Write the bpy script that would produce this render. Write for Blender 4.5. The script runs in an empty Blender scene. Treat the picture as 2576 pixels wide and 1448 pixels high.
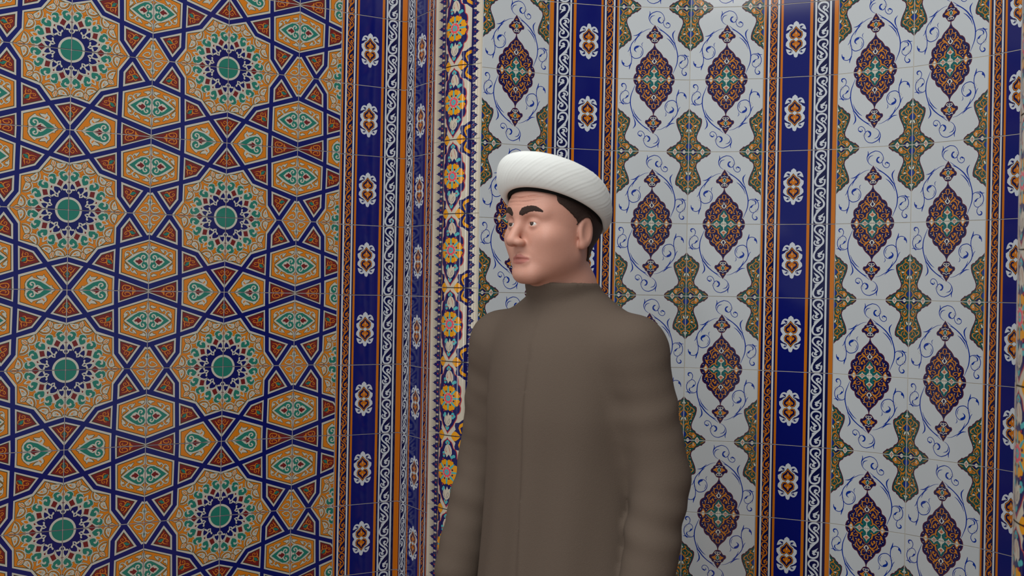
import bpy, math, random, json
import numpy as np
from mathutils import Vector, Matrix
from mathutils.geometry import tessellate_polygon

scene = bpy.context.scene
COL = scene.collection
random.seed(4)
R = math.radians

# ------------------------------------------------------------------ camera, world, lights, exposure
EYE = 1.46                                   # camera height above the floor
cam_data = bpy.data.cameras.new('camera')
cam_data.sensor_width = 36.0
cam_data.lens = 2883.0 / 2576.0 * 36.0
cam_data.clip_start = 0.05
cam_data.dof.use_dof = True
cam_data.dof.focus_distance = 2.8
cam_data.dof.aperture_fstop = 8.0
cam = bpy.data.objects.new('camera', cam_data)
COL.objects.link(cam)
cam.matrix_world = Matrix.Translation((0, 0, EYE)) @ Matrix.Rotation(R(90), 4, 'X') @ Matrix.Rotation(R(1.06), 4, 'Z')
scene.camera = cam

world = bpy.data.worlds.new('world')
scene.world = world
world.use_nodes = True
wbg = world.node_tree.nodes['Background']
wbg.inputs[0].default_value = (0.96, 0.985, 1.0, 1)
wbg.inputs[1].default_value = 0.27

def area(name, loc, target, size, power, color=(1, 1, 1), size_y=None):
    d = bpy.data.lights.new(name, 'AREA')
    d.energy = power
    d.color = color
    d.size = size
    if size_y:
        d.shape = 'RECTANGLE'
        d.size_y = size_y
    o = bpy.data.objects.new(name, d)
    COL.objects.link(o)
    o.location = loc
    o.rotation_euler = (Vector(target) - Vector(loc)).to_track_quat('-Z', 'Y').to_euler()
    return o

area('ceiling_light', (-0.5, 0.7, 4.0), (0.1, 2.4, 1.4), 2.8, 82, (1.0, 0.98, 0.95))
area('column_strip_light', (-2.3, 1.72, 1.75), (0.0, 2.7, 1.65), 0.2, 6, (0.95, 0.98, 1.0), 1.7)  # added strip lamp, no real window; puts a tall highlight on the relief column
area('window_light', (-1.45, -1.5, 1.95), (0.1, 2.9, 1.6), 0.7, 34, (0.95, 0.98, 1.0), 2.2)

vs = scene.view_settings
vs.view_transform = 'Standard'
vs.look = 'None'
vs.exposure = 0.0
vs.gamma = 1.0
vs.use_curve_mapping = False

# ------------------------------------------------------------------ materials
def lin(c):
    return tuple((v / 255 / 12.92) if v <= 10 else ((v / 255 + 0.055) / 1.055) ** 2.4 for v in c)

MATS = {}
def mat(name, rgb, rough=0.5, spec=0.5, bump=None, mul=1.0, sss=0.0):
    m = bpy.data.materials.new(name)
    m.use_nodes = True
    nt = m.node_tree
    b = nt.nodes['Principled BSDF']
    l = [v * mul for v in lin(rgb)]
    b.inputs['Base Color'].default_value = (*l, 1)
    b.inputs['Roughness'].default_value = rough
    b.inputs['Specular IOR Level'].default_value = spec
    if sss:
        b.inputs['Subsurface Weight'].default_value = sss
        b.inputs['Subsurface Radius'].default_value = (0.012, 0.005, 0.003)
        b.inputs['Subsurface Scale'].default_value = 0.5
    if bump:
        scale, strength, var = bump
        tc = nt.nodes.new('ShaderNodeTexCoord')
        no = nt.nodes.new('ShaderNodeTexNoise')
        no.inputs['Scale'].default_value = scale
        no.inputs['Detail'].default_value = 4
        bp = nt.nodes.new('ShaderNodeBump')
        bp.inputs['Strength'].default_value = strength
        bp.inputs['Distance'].default_value = 0.002
        nt.links.new(tc.outputs['Object'], no.inputs['Vector'])
        nt.links.new(no.outputs['Fac'], bp.inputs['Height'])
        nt.links.new(bp.outputs['Normal'], b.inputs['Normal'])
        if var:
            mx = nt.nodes.new('ShaderNodeMix')
            mx.data_type = 'RGBA'
            mx.inputs[6].default_value = (*[v * (1 - var) for v in l], 1)
            mx.inputs[7].default_value = (*[min(1, v * (1 + var)) for v in l], 1)
            nt.links.new(no.outputs['Fac'], mx.inputs[0])
            nt.links.new(mx.outputs[2], b.inputs['Base Color'])
    MATS[name] = m
    return m

G = 1.08     # glaze albedo relative to the tone seen in the photograph
GLAZES = dict(
    white=(176, 174, 162), whitetile=(185, 191, 194), orange=(190, 112, 26), orange2=(188, 117, 36), orangeb=(184, 104, 18),
    salmon=(190, 125, 96), gold=(186, 112, 36), red=(102, 30, 32), darkred=(120, 40, 25), dark=(46, 50, 38), olive=(84, 80, 48),
    blue=(14, 21, 90), blue2=(26, 44, 128), navy=(13, 19, 84), navy2=(23, 23, 74), navyb=(9, 15, 62), blueb=(7, 17, 96),
    teal=(32, 108, 94), teal2=(22, 92, 92), green=(28, 76, 72), maroon=(78, 30, 48), cream=(200, 198, 184), scroll=(12, 46, 138),
    creamk=(188, 180, 163), navyk=(16, 18, 82), redk=(172, 56, 54), tealk=(74, 162, 166), yellow=(210, 142, 8), pink=(214, 78, 92),
    wband=(188, 194, 200))
GN = {}
for i, (k, c) in enumerate(GLAZES.items()):
    mat('glaze_' + k, c, 0.09, 0.5, None, G)
    GN[k] = i
mat('grout', (182, 176, 162), 0.9, 0.2, (60, 0.4, 0.15))
GN['grout'] = len(GN)
GLAZE_LIST = [MATS['glaze_' + k] for k in GLAZES] + [MATS['grout']]

def finish(o, label=None, cat=None, kind=None, group=None):
    for k, v in (('label', label), ('category', cat), ('kind', kind), ('group', group)):
        if v:
            o[k] = v
    return o

# ------------------------------------------------------------------ tile designs, drawn in tile space (0..1000 across, 0..1000 down)
DESIGN = {"W":[["P","maroon",2,0,[308,-2,305,17,294,34,266,56,256,71,229,72,206,90,176,102,162,131,132,148,115,174,112,212,126,257,150,310,170,363,180,412,178,453,157,474,128,481,124,498,97,517,83,540,64,555,45,558,23,580,6,603,-11,616,-20,616,-20,-20,308,-20]],
["P","maroon",2,0,[692,-20,1020,-20,1020,616,1011,616,994,603,977,580,955,558,936,555,917,540,903,517,876,498,872,481,843,474,822,453,820,412,830,363,850,310,874,257,888,212,885,174,868,148,838,131,824,102,794,90,771,72,744,71,734,56,706,34,695,17,692,-2]],
["P","green",3,0,[295,-2,285,29,258,45,244,59,225,62,198,79,168,92,152,123,122,140,102,170,99,212,113,257,137,310,157,363,166,412,164,446,150,462,119,470,105,494,110,498,86,509,73,532,58,545,38,549,17,569,1,590,-11,598,-20,598,-20,-20,295,-20]],
["P","green",3,0,[705,-20,1020,-20,1020,598,1011,598,999,590,983,569,962,549,942,545,927,532,914,509,890,498,895,494,881,470,850,462,836,446,834,412,843,363,863,310,887,257,901,212,898,170,878,140,848,123,832,92,802,79,775,62,756,59,742,45,715,29,705,-2]],
["P","orange2",5,1,[68,87,89,109,115,104,142,106,157,90,177,69,164,41,137,24,129,45,115,59,92,70]],
["P","orange2",5,1,[908,70,885,59,871,45,863,24,836,41,823,69,843,90,858,106,885,104,911,109,932,87]],
["S","cream",6,[5.3,8.3,5.3],[126,39,147,49,132,66,155,73]],
["S","cream",6,[5.3,8.3,5.3],[874,39,853,49,868,66,845,73]],
["S","green",6,[3.8,6.1,3.8],[89,91,107,81,115,68,104,91,127,94]],
["S","green",6,[3.8,6.1,3.8],[911,91,893,81,885,68,896,91,873,94]],
["P","navy2",4,0,[32,1,38,19,65,49,114,20,111,0]],
["P","navy2",4,0,[889,0,886,20,935,49,962,19,968,1]],
["P","cream",5,0,[39,0,43,12,63,29,82,11,85,0]],
["P","cream",5,0,[915,0,918,11,937,29,957,12,961,0]],
["P","cream",5,0,[157,-1,167,18,190,49,212,22,225,-1]],
["P","cream",5,0,[775,-1,788,22,810,49,833,18,843,-1]],
["P","salmon",6,0,[174,-1,192,31,210,-1]],
["P","salmon",6,0,[790,-1,808,31,826,-1]],
["S","orange2",5,[4.6,11.4,4.6],[228,39,258,29,284,14]],
["S","orange2",5,[4.6,11.4,4.6],[772,39,742,29,716,14]],
["P","blue2",4,1,[-13,128,6,126,28,96,34,69,19,48,-15,48]],
["P","blue2",4,1,[1015,48,981,48,966,69,972,96,994,126,1013,128]],
["S","orange2",5,[6.1,12.9,15.2,5.3],[21,126,45,101,54,72,44,50,25,33]],
["S","orange2",5,[6.1,12.9,15.2,5.3],[979,126,955,101,946,72,956,50,975,33]],
["S","orange2",5,[12.9,9.9,3.8],[54,65,88,49,106,30,129,17]],
["S","orange2",5,[12.9,9.9,3.8],[946,65,912,49,894,30,871,17]],
["S","orange2",5,[4.6,9.1,11.4,9.1,7.6,6.8,4.6],[6,156,15,201,50,220,87,193,96,148,70,123,40,131,33,156]],
["S","orange2",5,[4.6,9.1,11.4,9.1,7.6,6.8,4.6],[994,156,985,201,950,220,913,193,904,148,930,123,960,131,967,156]],
["P","orange2",5,1,[29,164,41,156,54,171,75,155,83,163,55,199]],
["P","orange2",5,1,[945,199,917,163,925,155,946,171,959,156,971,164]],
["D","cream",6,[9.1],[101,131,98,244,105,288,14,510,7,544]],
["D","cream",6,[9.1],[899,131,902,244,895,288,986,510,993,544]],
["S","cream",6,[3.8,6.8,3.8],[46,144,61,140,62,155,52,157]],
["S","cream",6,[3.8,6.8,3.8],[954,144,939,140,938,155,948,157]],
["S","orange2",5,[11.4,22.8,22.8,5.3],[17,205,36,231,63,229,68,269]],
["S","orange2",5,[11.4,22.8,22.8,5.3],[983,205,964,231,937,229,932,269]],
["S","orange2",5,[4.6,11.4,11.4,11.4,15.2,19.0,6.1],[5,277,37,260,55,280,57,313,38,320,61,339,90,320]],
["S","orange2",5,[4.6,11.4,11.4,11.4,15.2,19.0,6.1],[995,277,963,260,945,280,943,313,962,320,939,339,910,320]],
["S","orange2",5,[19.0,19.0,13.7,5.3],[61,339,58,367,30,398,8,417]],
["S","orange2",5,[19.0,19.0,13.7,5.3],[939,339,942,367,970,398,992,417]],
["P","cream",6,1,[10,307,20,281,37,273,34,299,21,318]],
["P","cream",6,1,[979,318,966,299,963,273,980,281,990,307]],
["P","blue2",4,1,[-9,328,19,328,34,356,26,385,-7,406]],
["P","blue2",4,1,[1007,406,974,385,966,356,981,328,1009,328]],
["S","orange2",5,[8.3,15.2,13.7,15.2,9.1,5.3],[77,275,108,306,107,337,125,355,96,375,68,365]],
["S","orange2",5,[8.3,15.2,13.7,15.2,9.1,5.3],[923,275,892,306,893,337,875,355,904,375,932,365]],
["P","cream",6,1,[70,363,83,350,108,359,94,369]],
["P","cream",6,1,[906,369,892,359,917,350,930,363]],
["S","orange2",5,[6.1,8.3,9.9,11.4,11.4,9.1,6.8],[6,438,27,402,59,393,89,414,95,445,68,481,38,485,9,451]],
["S","orange2",5,[6.1,8.3,9.9,11.4,11.4,9.1,6.8],[994,438,973,402,941,393,911,414,905,445,932,481,962,485,991,451]],
["S","orange2",6,[5.3,12.9,7.6],[49,402,57,426,33,451]],
["S","orange2",6,[5.3,12.9,7.6],[951,402,943,426,967,451]],
["S","orange2",6,[11.4,6.1],[57,426,70,451]],
["S","orange2",6,[11.4,6.1],[943,426,930,451]],
["S","orange2",5,[8.3,17.5,15.2,7.6],[107,388,137,392,143,418,121,441,102,459]],
["S","orange2",5,[8.3,17.5,15.2,7.6],[893,388,863,392,857,418,879,441,898,459]],
["D","cream",6,[5.7],[126,391,137,412,136,431,107,448,126,325,128,335]],
["D","cream",6,[5.7],[874,391,863,412,864,431,893,448,874,325,872,335]],
["S","orange2",5,[7.6,19.0,15.2,6.1],[7,480,53,493,61,517,37,527]],
["S","orange2",5,[7.6,19.0,15.2,6.1],[993,480,947,493,939,517,963,527]],
["P","cream",5,1,[-12,541,14,503,25,514,7,541,-4,582,-11,586]],
["P","cream",5,1,[1011,586,1004,582,993,541,975,514,986,503,1012,541]],
["P","maroon",2,0,[499,243,484,267,460,304,452,327,426,341,412,368,389,387,383,410,393,433,425,437,442,463,463,493,489,502,495,503,505,503,511,502,537,493,558,463,575,437,607,433,617,410,611,387,588,368,574,341,548,327,540,304,516,267,501,243]],
["P","maroon",2,0,[495,499,490,533,476,563,446,594,412,624,390,655,374,688,341,699,319,720,306,746,301,783,271,799,250,822,242,853,244,887,254,913,232,932,218,959,211,993,211,1016,789,1016,789,993,782,959,768,932,746,913,756,887,758,853,750,822,729,799,699,783,694,746,681,720,659,699,626,688,610,655,588,624,554,594,524,563,510,533,505,499]],
["P","navy2",3,0,[500,262,467,311,461,333,433,350,420,377,397,396,394,410,399,423,419,425,431,432,452,459,470,483,491,492,509,492,530,483,548,459,569,432,581,425,601,423,606,410,603,396,580,377,567,350,539,333,533,311,500,262]],
["P","navy2",3,0,[496,533,485,569,455,603,423,633,399,663,384,698,347,710,328,729,317,754,313,791,279,808,262,828,253,856,256,887,265,914,244,938,230,964,223,993,222,1016,778,1016,777,993,770,964,756,938,735,914,744,887,747,856,738,828,721,808,687,791,683,754,672,729,653,710,616,698,601,663,577,633,545,603,515,569,504,533]],
["P","orange2",4,1,[418,402,434,382,446,376,463,362,480,373,469,398,478,424,503,436,476,433,450,413]],
["P","orange2",4,1,[550,413,524,433,497,436,522,424,531,398,520,373,537,362,554,376,566,382,582,402]],
["P","cream",5,0,[502,354,482,378,474,398,490,422,502,428,498,428,510,422,526,398,518,378,498,354]],
["P","teal2",6,0,[501,364,483,390,489,413,502,420,498,420,511,413,517,390,499,364]],
["S","cream",5,[5.3,9.1,5.3],[500,333,476,349,453,347,459,357]],
["S","cream",5,[5.3,9.1,5.3],[500,333,524,349,547,347,541,357]],
["S","cream",5,[9.1,9.1,6.8],[503,434,474,447,461,462,474,474,489,466]],
["S","cream",5,[9.1,9.1,6.8],[497,434,526,447,539,462,526,474,511,466]],
["S","cream",5,[9.9,7.6],[501,436,500,477]],
["S","orange2",5,[4.6,12.9,4.6],[499,288,498,307,497,322]],
["S","orange2",5,[7.6,7.6],[481,309,515,309]],
["S","orange2",5,[9.1,11.4,11.4,6.1],[501,596,480,603,480,635,497,675]],
["S","orange2",5,[9.1,11.4,11.4,6.1],[499,596,520,603,520,635,503,675]],
["S","orange2",5,[5.3,11.4,15.2,15.2,12.9,8.3,5.3],[487,650,458,650,437,662,441,707,460,726,479,707,465,690]],
["S","orange2",5,[5.3,11.4,15.2,15.2,12.9,8.3,5.3],[513,650,542,650,563,662,559,707,540,726,521,707,535,690]],
["D","cream",6,[9.1],[431,647,335,765,282,852,306,830,360,852,335,947,452,790,256,947]],
["D","cream",6,[9.1],[569,647,665,765,718,852,694,830,640,852,665,947,548,790,744,947]],
["D","cream",6,[5.7],[423,673,425,690,472,628]],
["D","cream",6,[5.7],[577,673,575,690,528,628]],
["D","cream",6,[9.9],[497,699]],
["P","cream",5,1,[500,706,481,732,463,745,479,772,501,781]],
["P","cream",5,1,[499,781,521,772,537,745,519,732,500,706]],
["P","navy2",6,1,[501,721,486,745,489,763,501,768]],
["P","navy2",6,1,[499,768,511,763,514,745,499,721]],
["S","orange2",5,[4.6,19.0,26.6,19.0,7.6],[480,799,451,762,418,734,397,719,413,698]],
["S","orange2",5,[4.6,19.0,26.6,19.0,7.6],[520,799,549,762,582,734,603,719,587,698]],
["S","orange2",5,[15.2,15.2,12.9,5.3],[430,745,390,766,370,806,365,854]],
["S","orange2",5,[15.2,15.2,12.9,5.3],[570,745,610,766,630,806,635,854]],
["S","orange2",5,[7.6,16.7,12.9,5.3],[389,736,356,752,353,788,361,804]],
["S","orange2",5,[7.6,16.7,12.9,5.3],[611,736,644,752,647,788,639,804]],
["P","orange2",5,1,[419,786,406,806,382,825,386,853,408,853,413,838,399,827,405,817,420,821,432,836,425,857,441,821]],
["P","orange2",5,1,[559,821,575,857,568,836,580,821,595,817,601,827,587,838,592,853,614,853,618,825,594,806,581,786]],
["D","olive",6,[4.2],[400,763,415,764,426,762]],
["D","olive",6,[4.2],[600,763,585,764,574,762]],
["S","orange2",5,[3.8,5.3,6.1,11.4],[502,793,466,830,455,855,438,866]],
["S","orange2",5,[3.8,5.3,6.1,11.4],[498,793,534,830,545,855,562,866]],
["S","orange2",5,[9.1,20.5,20.5,20.5,15.2,5.3],[448,861,430,878,426,904,417,925,381,939,334,983]],
["S","orange2",5,[9.1,20.5,20.5,20.5,15.2,5.3],[552,861,570,878,574,904,583,925,619,939,666,983]],
["S","orange2",5,[15.2,13.7,5.3],[418,923,432,949,455,946]],
["S","orange2",5,[15.2,13.7,5.3],[582,923,568,949,545,946]],
["P","orange2",5,1,[275,868,307,883,345,875,324,891,316,906,325,932,297,921,287,891]],
["P","orange2",5,1,[713,891,703,921,675,932,684,906,676,891,655,875,693,883,725,868]],
["S","orange2",5,[5.3,11.4,15.2,9.9,6.1],[328,879,364,882,383,904,361,920,336,905]],
["S","orange2",5,[5.3,11.4,15.2,9.9,6.1],[672,879,636,882,617,904,639,920,664,905]],
["S","orange2",5,[5.3,15.2,7.6],[337,810,322,837,319,871]],
["S","orange2",5,[5.3,15.2,7.6],[663,810,678,837,681,871]],
["P","teal2",4,1,[507,813,466,848,453,885,437,910,446,946,415,942,385,947,348,981,325,1011,512,1013]],
["P","teal2",4,1,[488,1013,675,1011,652,981,615,947,585,942,554,946,563,910,547,885,534,848,493,813]],
["P","cream",5,1,[501,834,487,862,456,885,479,908,503,918]],
["P","cream",5,1,[497,918,521,908,544,885,513,862,499,834]],
["P","salmon",6,1,[501,849,490,870,471,883,486,900,503,904]],
["P","salmon",6,1,[497,904,514,900,529,883,510,870,499,849]],
["D","darkred",7,[13.7],[500,887]],
["P","cream",5,1,[361,994,393,973,401,954,413,972,443,997,413,1014,382,1014]],
["P","cream",5,1,[618,1014,587,1014,557,997,587,972,599,954,607,973,639,994]],
["P","salmon",6,1,[382,996,404,976,426,996,405,1014]],
["P","salmon",6,1,[595,1014,574,996,596,976,618,996]],
["P","cream",5,1,[504,924,490,957,462,989,474,1014,506,1013]],
["P","cream",5,1,[494,1013,526,1014,538,989,510,957,496,924]],
["S","olive",6,[2.3,2.3],[493,953,481,1010]],
["S","olive",6,[2.3,2.3],[507,953,519,1010]],
["P","orange2",5,1,[250,1000,275,970,286,938,305,951,323,1000]],
["P","orange2",5,1,[677,1000,695,951,714,938,725,970,750,1000]],
["P","cream",6,1,[270,1000,286,970,298,965,308,1000]],
["P","cream",6,1,[692,1000,702,965,714,970,730,1000]],
["S","scroll",2,[2.3,6.1,7.6,7.6,6.1,5.3,5.3],[488,247,448,220,422,179,415,141,425,116,457,80,509,58,526,54,572,64,608,94,628,136,629,166]],
["S","scroll",2,[6.1,6.8,6.1,4.6],[629,166,613,200,583,216,553,202]],
["P","scroll",2,1,[585,136,555,135,535,169,545,203,574,217,578,200,561,185,559,159]],
["S","scroll",2,[4.6,5.3,5.3,5.3,6.1],[615,196,622,238,649,272,684,280,710,256,706,224]],
["P","scroll",2,1,[708,224,678,201,650,221,662,241,669,242,659,224,671,218,686,227]],
["S","scroll",2,[2.3,8.3,8.3],[423,50,429,84,416,130]],
["S","scroll",2,[1.9,7.6,6.8,1.5],[497,108,454,123,436,149,432,186]],
["S","scroll",2,[1.9,6.1,6.8,8.3,6.8,6.1,5.3],[449,297,397,308,345,335,292,371,237,438,199,484,194,490,174,524,163,573,166,619,177,668,184,713,179,766,157,808,123,825,81,816,57,790,47,741]],
["P","scroll",2,1,[47,734,58,765,84,782,79,809,62,807,44,771]],
["S","scroll",2,[1.9,7.6,9.1,1.9],[328,324,292,360,251,390,200,397]],
["S","scroll",2,[1.9,9.1,1.9],[306,377,251,426,217,502]],
["S","scroll",2,[1.9,6.1,1.9],[157,553,147,596,126,624]],
["S","scroll",2,[1.9,12.1,3.0],[185,776,162,816,152,867]],
["S","scroll",2,[6.1,6.8,6.8,6.8,6.8,6.1,5.3,5.3,5.3],[181,678,212,707,250,713,299,697,333,655,339,606,323,563,288,538,254,539]],
["P","scroll",2,1,[283,548,254,536,224,553,212,584,225,611,255,626,235,603,236,582,266,564]],
["S","scroll",2,[1.9,5.3,1.9],[312,599,321,633,299,673]],
["S","scroll",2,[1.9,5.3,1.9],[340,489,322,510,329,549]],
["S","scroll",2,[2.3,6.8,9.9,11.4,9.9,8.3,9.9,9.1,7.6,3.0],[524,259,578,303,643,351,706,407,753,468,774,493,796,549,813,606,823,659,823,708,817,765,799,822,761,915]],
["S","scroll",2,[1.9,6.8,3.0],[554,306,605,327,651,362]],
["S","scroll",2,[1.9,11.4,10.6,4.6,2.3],[784,312,754,354,752,400,771,456,791,501]],
["S","scroll",2,[1.9,9.1,8.3,1.9],[664,421,707,453,754,509,762,523,788,586]],
["S","scroll",2,[5.3,5.3,6.1,7.6,6.1,6.1,5.3,5.3,4.6,4.6],[823,693,841,666,879,655,917,658,948,680,966,722,965,767,947,805,906,836,876,836,848,806,848,772]],
["P","scroll",2,1,[919,726,884,732,850,763,867,775,881,760,894,738]],
["S","scroll",2,[6.1,10.6,6.1,1.9],[922,724,929,698,908,673,870,666]],
["S","scroll",2,[1.9,9.1,7.6,1.9],[915,639,932,658,951,669,979,667]],
["S","scroll",2,[3.0,5.3,6.1,6.8],[907,839,888,866,887,904,909,936]],
["P","scroll",2,1,[926,887,947,893,957,915,947,937,924,943,905,933,929,925,942,911]],
["D","maroon",3,[6.5],[192,664,178,677,158,673,149,656,156,638,175,632,192,644]],
["D","maroon",3,[6.5],[642,171,630,182,614,179,606,165,612,150,628,145,641,155]],
["D","maroon",3,[6.5],[962,816,950,827,933,824,925,809,931,794,948,789,962,799]]],"S":[["P","white",1,0,[709,13,582,197,577,410,363,481,233,656,3,589,-50,600,-50,-50,720,-50]],
["P","dark",2,0,[683,14,562,176,559,396,351,451,220,629,7,563,-50,575,-50,-50,690,-50]],
["P","orange",3,0,[674,15,555,181,553,389,347,443,217,620,7,554,-50,565,-50,-50,670,-50]],
["P","white",1,0,[747,58,637,203,634,391,912,295]],
["P","dark",2,0,[745,96,660,213,656,358,878,287]],
["P","red",3,0,[745,111,667,216,663,347,867,284]],
["P","white",1,0,[291,673,397,528,578,466,571,765]],
["P","dark",2,0,[323,662,409,547,559,493,554,741]],
["P","red",3,0,[336,659,413,553,553,503,548,729]],
["P","white",1,0,[4,649,190,702,8,938,-120,800]],
["P","dark",2,0,[4,670,157,712,7,901,-120,800]],
["P","red",3,0,[4,678,146,717,7,888,-120,800]],
["P","white",1,0,[781,4,969,280,1000,268,1050,700,1050,-50,760,-50]],
["P","dark",2,0,[804,7,975,250,1000,242,1050,650,1050,-50,800,-50]],
["P","orange",3,0,[812,10,978,240,1000,233,1050,630,1050,-50,820,-50]],
["P","white",1,0,[632,450,625,782,999,908,1100,860,1100,300,1003,330,632,451]],
["P","dark",2,0,[653,466,648,768,999,882,1100,830,1100,330,1003,349,653,466]],
["P","orange",3,0,[662,469,657,761,999,873,1100,820,1100,340,1003,360,661,472]],
["P","white",1,0,[623,846,998,979,995,1060,617,1039]],
["P","dark",2,0,[640,868,992,989,970,1060,637,1037]],
["P","red",3,0,[649,880,977,992,930,1060,646,1036]],
["P","white",1,0,[44,997,250,720,570,820,567,1043,24,1035]],
["P","dark",2,0,[72,994,255,746,549,843,546,1045,47,1033]],
["P","orange",3,0,[84,993,257,754,542,849,540,1045,58,1032]],
["S","gold",5,[8.4,8.4,7.5,5.6],[737,233,712,214,709,190,732,182,740,199,727,205]],
["S","gold",5,[8.4,9.3,7.5,5.6],[737,233,702,244,687,267,700,280,717,267,705,257]],
["S","gold",5,[3.7,10.3,13.1,9.3],[738,145,752,168,770,186,777,215]],
["S","gold",5,[3.7,9.3,13.1,9.3],[686,308,734,298,755,279,757,257]],
["S","gold",5,[9.3,10.3,9.3,6.5],[737,231,777,213,806,220,822,249]],
["S","gold",5,[9.3,10.3,11.2,4.7],[740,234,753,259,768,283,788,294,809,279]],
["P","teal",6,0,[742,236,795,230,789,243,822,250,818,265,804,264,802,272,781,273,761,258]],
["S","gold",5,[8.4,8.4,7.5,5.6],[473,599,460,572,471,551,496,556,494,573,479,572]],
["S","gold",5,[8.4,9.3,7.5,5.6],[473,599,434,590,408,601,412,618,435,616,430,603]],
["S","gold",5,[3.7,10.3,13.1,9.3],[522,530,521,555,528,577,519,604]],
["S","gold",5,[3.7,9.3,13.1,9.3],[384,633,433,648,463,643,477,626]],
["S","gold",5,[9.3,10.3,9.3,6.5],[474,597,520,602,543,621,542,651]],
["S","gold",5,[9.3,10.3,11.2,4.7],[475,600,472,627,473,652,486,670,513,669]],
["P","teal",6,0,[475,603,528,624,514,631,541,652,528,662,517,655,510,660,491,650,481,630]],
["S","gold",5,[8.4,8.4,7.5,5.6],[4,755,15,724,39,713,55,732,41,745,30,735]],
["S","gold",5,[8.4,9.3,7.5,5.6],[4,755,-20,725,-49,719,-59,736,-39,747,-33,733]],
["S","gold",5,[3.7,10.3,13.1,9.3],[96,725,76,746,64,769,36,786]],
["S","gold",5,[3.7,9.3,13.1,9.3],[-93,732,-66,774,-39,787,-14,781]],
["S","gold",5,[9.3,10.3,9.3,6.5],[6,754,38,786,42,815,17,840]],
["S","gold",5,[9.3,10.3,11.2,4.7],[4,757,-18,779,-38,800,-42,824,-20,839]],
["P","teal",6,0,[2,760,28,808,11,807,16,841,-2,842,-5,829,-15,829,-23,809,-14,786]],
["S","olive",4,[19.6,21.5,21.5,21.5,20.6,18.7],[871,38,924,17,969,28,992,68,987,115,955,139,934,130]],
["S","white",5,[12.1,14.0,14.0,14.0,13.1,11.2],[871,38,924,17,969,28,992,68,987,115,955,139,934,130]],
["S","olive",4,[16.8,19.6,21.5,18.7],[872,39,906,73,944,85,962,71,951,59]],
["S","white",5,[9.3,12.1,14.0,11.2],[872,39,906,73,944,85,962,71,951,59]],
["S","olive",4,[12.1,12.1],[1001,100,979,125,974,171,1003,200,1001,100]],
["P","white",5,1,[1001,100,979,125,974,171,1003,200]],
["P","teal",6,1,[1002,120,987,139,989,160,1003,175]],
["S","olive",4,[12.1,12.1],[697,615,788,539,850,507,902,489,960,491,989,518,997,552,1000,659,992,702,970,733,933,734,880,731,817,708,773,685,697,615]],
["P","white",5,0,[697,615,788,539,850,507,902,489,960,491,989,518,997,552,1000,659,992,702,970,733,933,734,880,731,817,708,773,685]],
["P","teal",6,0,[726,617,789,575,850,535,903,505,947,507,980,532,988,567,970,602,951,614,971,630,988,670,976,704,933,728,888,726,826,691,772,651]],
["P","white",7,0,[799,617,833,579,868,560,904,581,929,615,905,653,874,676,843,661]],
["P","red",8,0,[823,612,847,603,860,606,875,585,895,596,921,618,896,643,867,660,861,641,845,636,834,625]],
["S","white",7,[15.9,15.9,15.9,18.7],[902,590,907,553,930,540,950,555,937,573]],
["S","white",7,[15.9,15.9,15.9,18.7],[898,656,909,685,932,695,950,678,937,664]],
["D","white",7,[29.0],[953,615]],
["S","olive",4,[21.5,19.6,18.7,16.8],[793,536,770,504,776,476,809,463,829,458]],
["S","white",5,[14.0,12.1,11.2,9.3],[793,536,770,504,776,476,809,463,829,458]],
["S","olive",4,[12.1,12.1],[809,475,829,465,855,446,853,463,832,491,814,503,805,487,809,475]],
["P","white",5,1,[809,475,829,465,855,446,853,463,832,491,814,503,805,487]],
["S","olive",4,[19.6,18.7,17.8],[770,523,752,497,721,493,702,514,697,542]],
["S","white",5,[12.1,11.2,10.3],[770,523,752,497,721,493,702,514,697,542]],
["S","olive",4,[12.1,12.1],[695,586,696,538,713,518,740,527,733,547,711,554,695,586]],
["P","white",5,1,[695,586,696,538,713,518,740,527,733,547,711,554]],
["S","olive",4,[12.1,19.6,21.5,19.6,15.0],[986,388,986,443,965,474,913,495,861,517]],
["S","white",5,[4.7,12.1,14.0,12.1,7.5],[986,388,986,443,965,474,913,495,861,517]],
["S","olive",4,[12.1,12.1],[894,435,959,416,977,432,955,455,938,462,931,447,894,435]],
["P","white",5,1,[894,435,959,416,977,432,955,455,938,462,931,447]],
["S","olive",4,[12.1,12.1],[894,793,933,777,951,784,969,799,954,813,921,802,894,793]],
["P","white",5,1,[894,793,933,777,951,784,969,799,954,813,921,802]],
["S","olive",4,[12.1,20.6,20.6,19.6,15.0],[987,850,987,773,968,752,928,742,862,730]],
["S","white",5,[4.7,13.1,13.1,12.1,7.5],[987,850,987,773,968,752,928,742,862,730]],
["S","olive",4,[19.6,19.6,18.7],[780,700,769,729,792,759,818,763]],
["S","white",5,[12.1,12.1,11.2],[780,700,769,729,792,759,818,763]],
["S","olive",4,[12.1,12.1],[796,752,818,733,836,755,855,788,814,767,796,752]],
["P","white",5,1,[796,752,818,733,836,755,855,788,814,767]],
["S","olive",4,[19.6,19.6,18.7],[782,700,749,741,716,725,699,694]],
["S","white",5,[12.1,12.1,11.2],[782,700,749,741,716,725,699,694]],
["S","olive",4,[12.1,12.1],[695,648,738,686,743,705,720,712,701,690,695,648]],
["P","white",5,1,[695,648,738,686,743,705,720,712,701,690]],
["S","gold",5,[11.2,12.1,12.1,12.1,12.1,12.1,10.3,8.4],[698,1004,672,967,686,933,728,931,775,948,760,975,729,983,702,971,713,952]],
["P","gold",5,0,[792,949,806,952,819,979,866,1004,774,1013,795,984]],
["P","teal",6,0,[787,1006,804,997,822,1006]],
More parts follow.
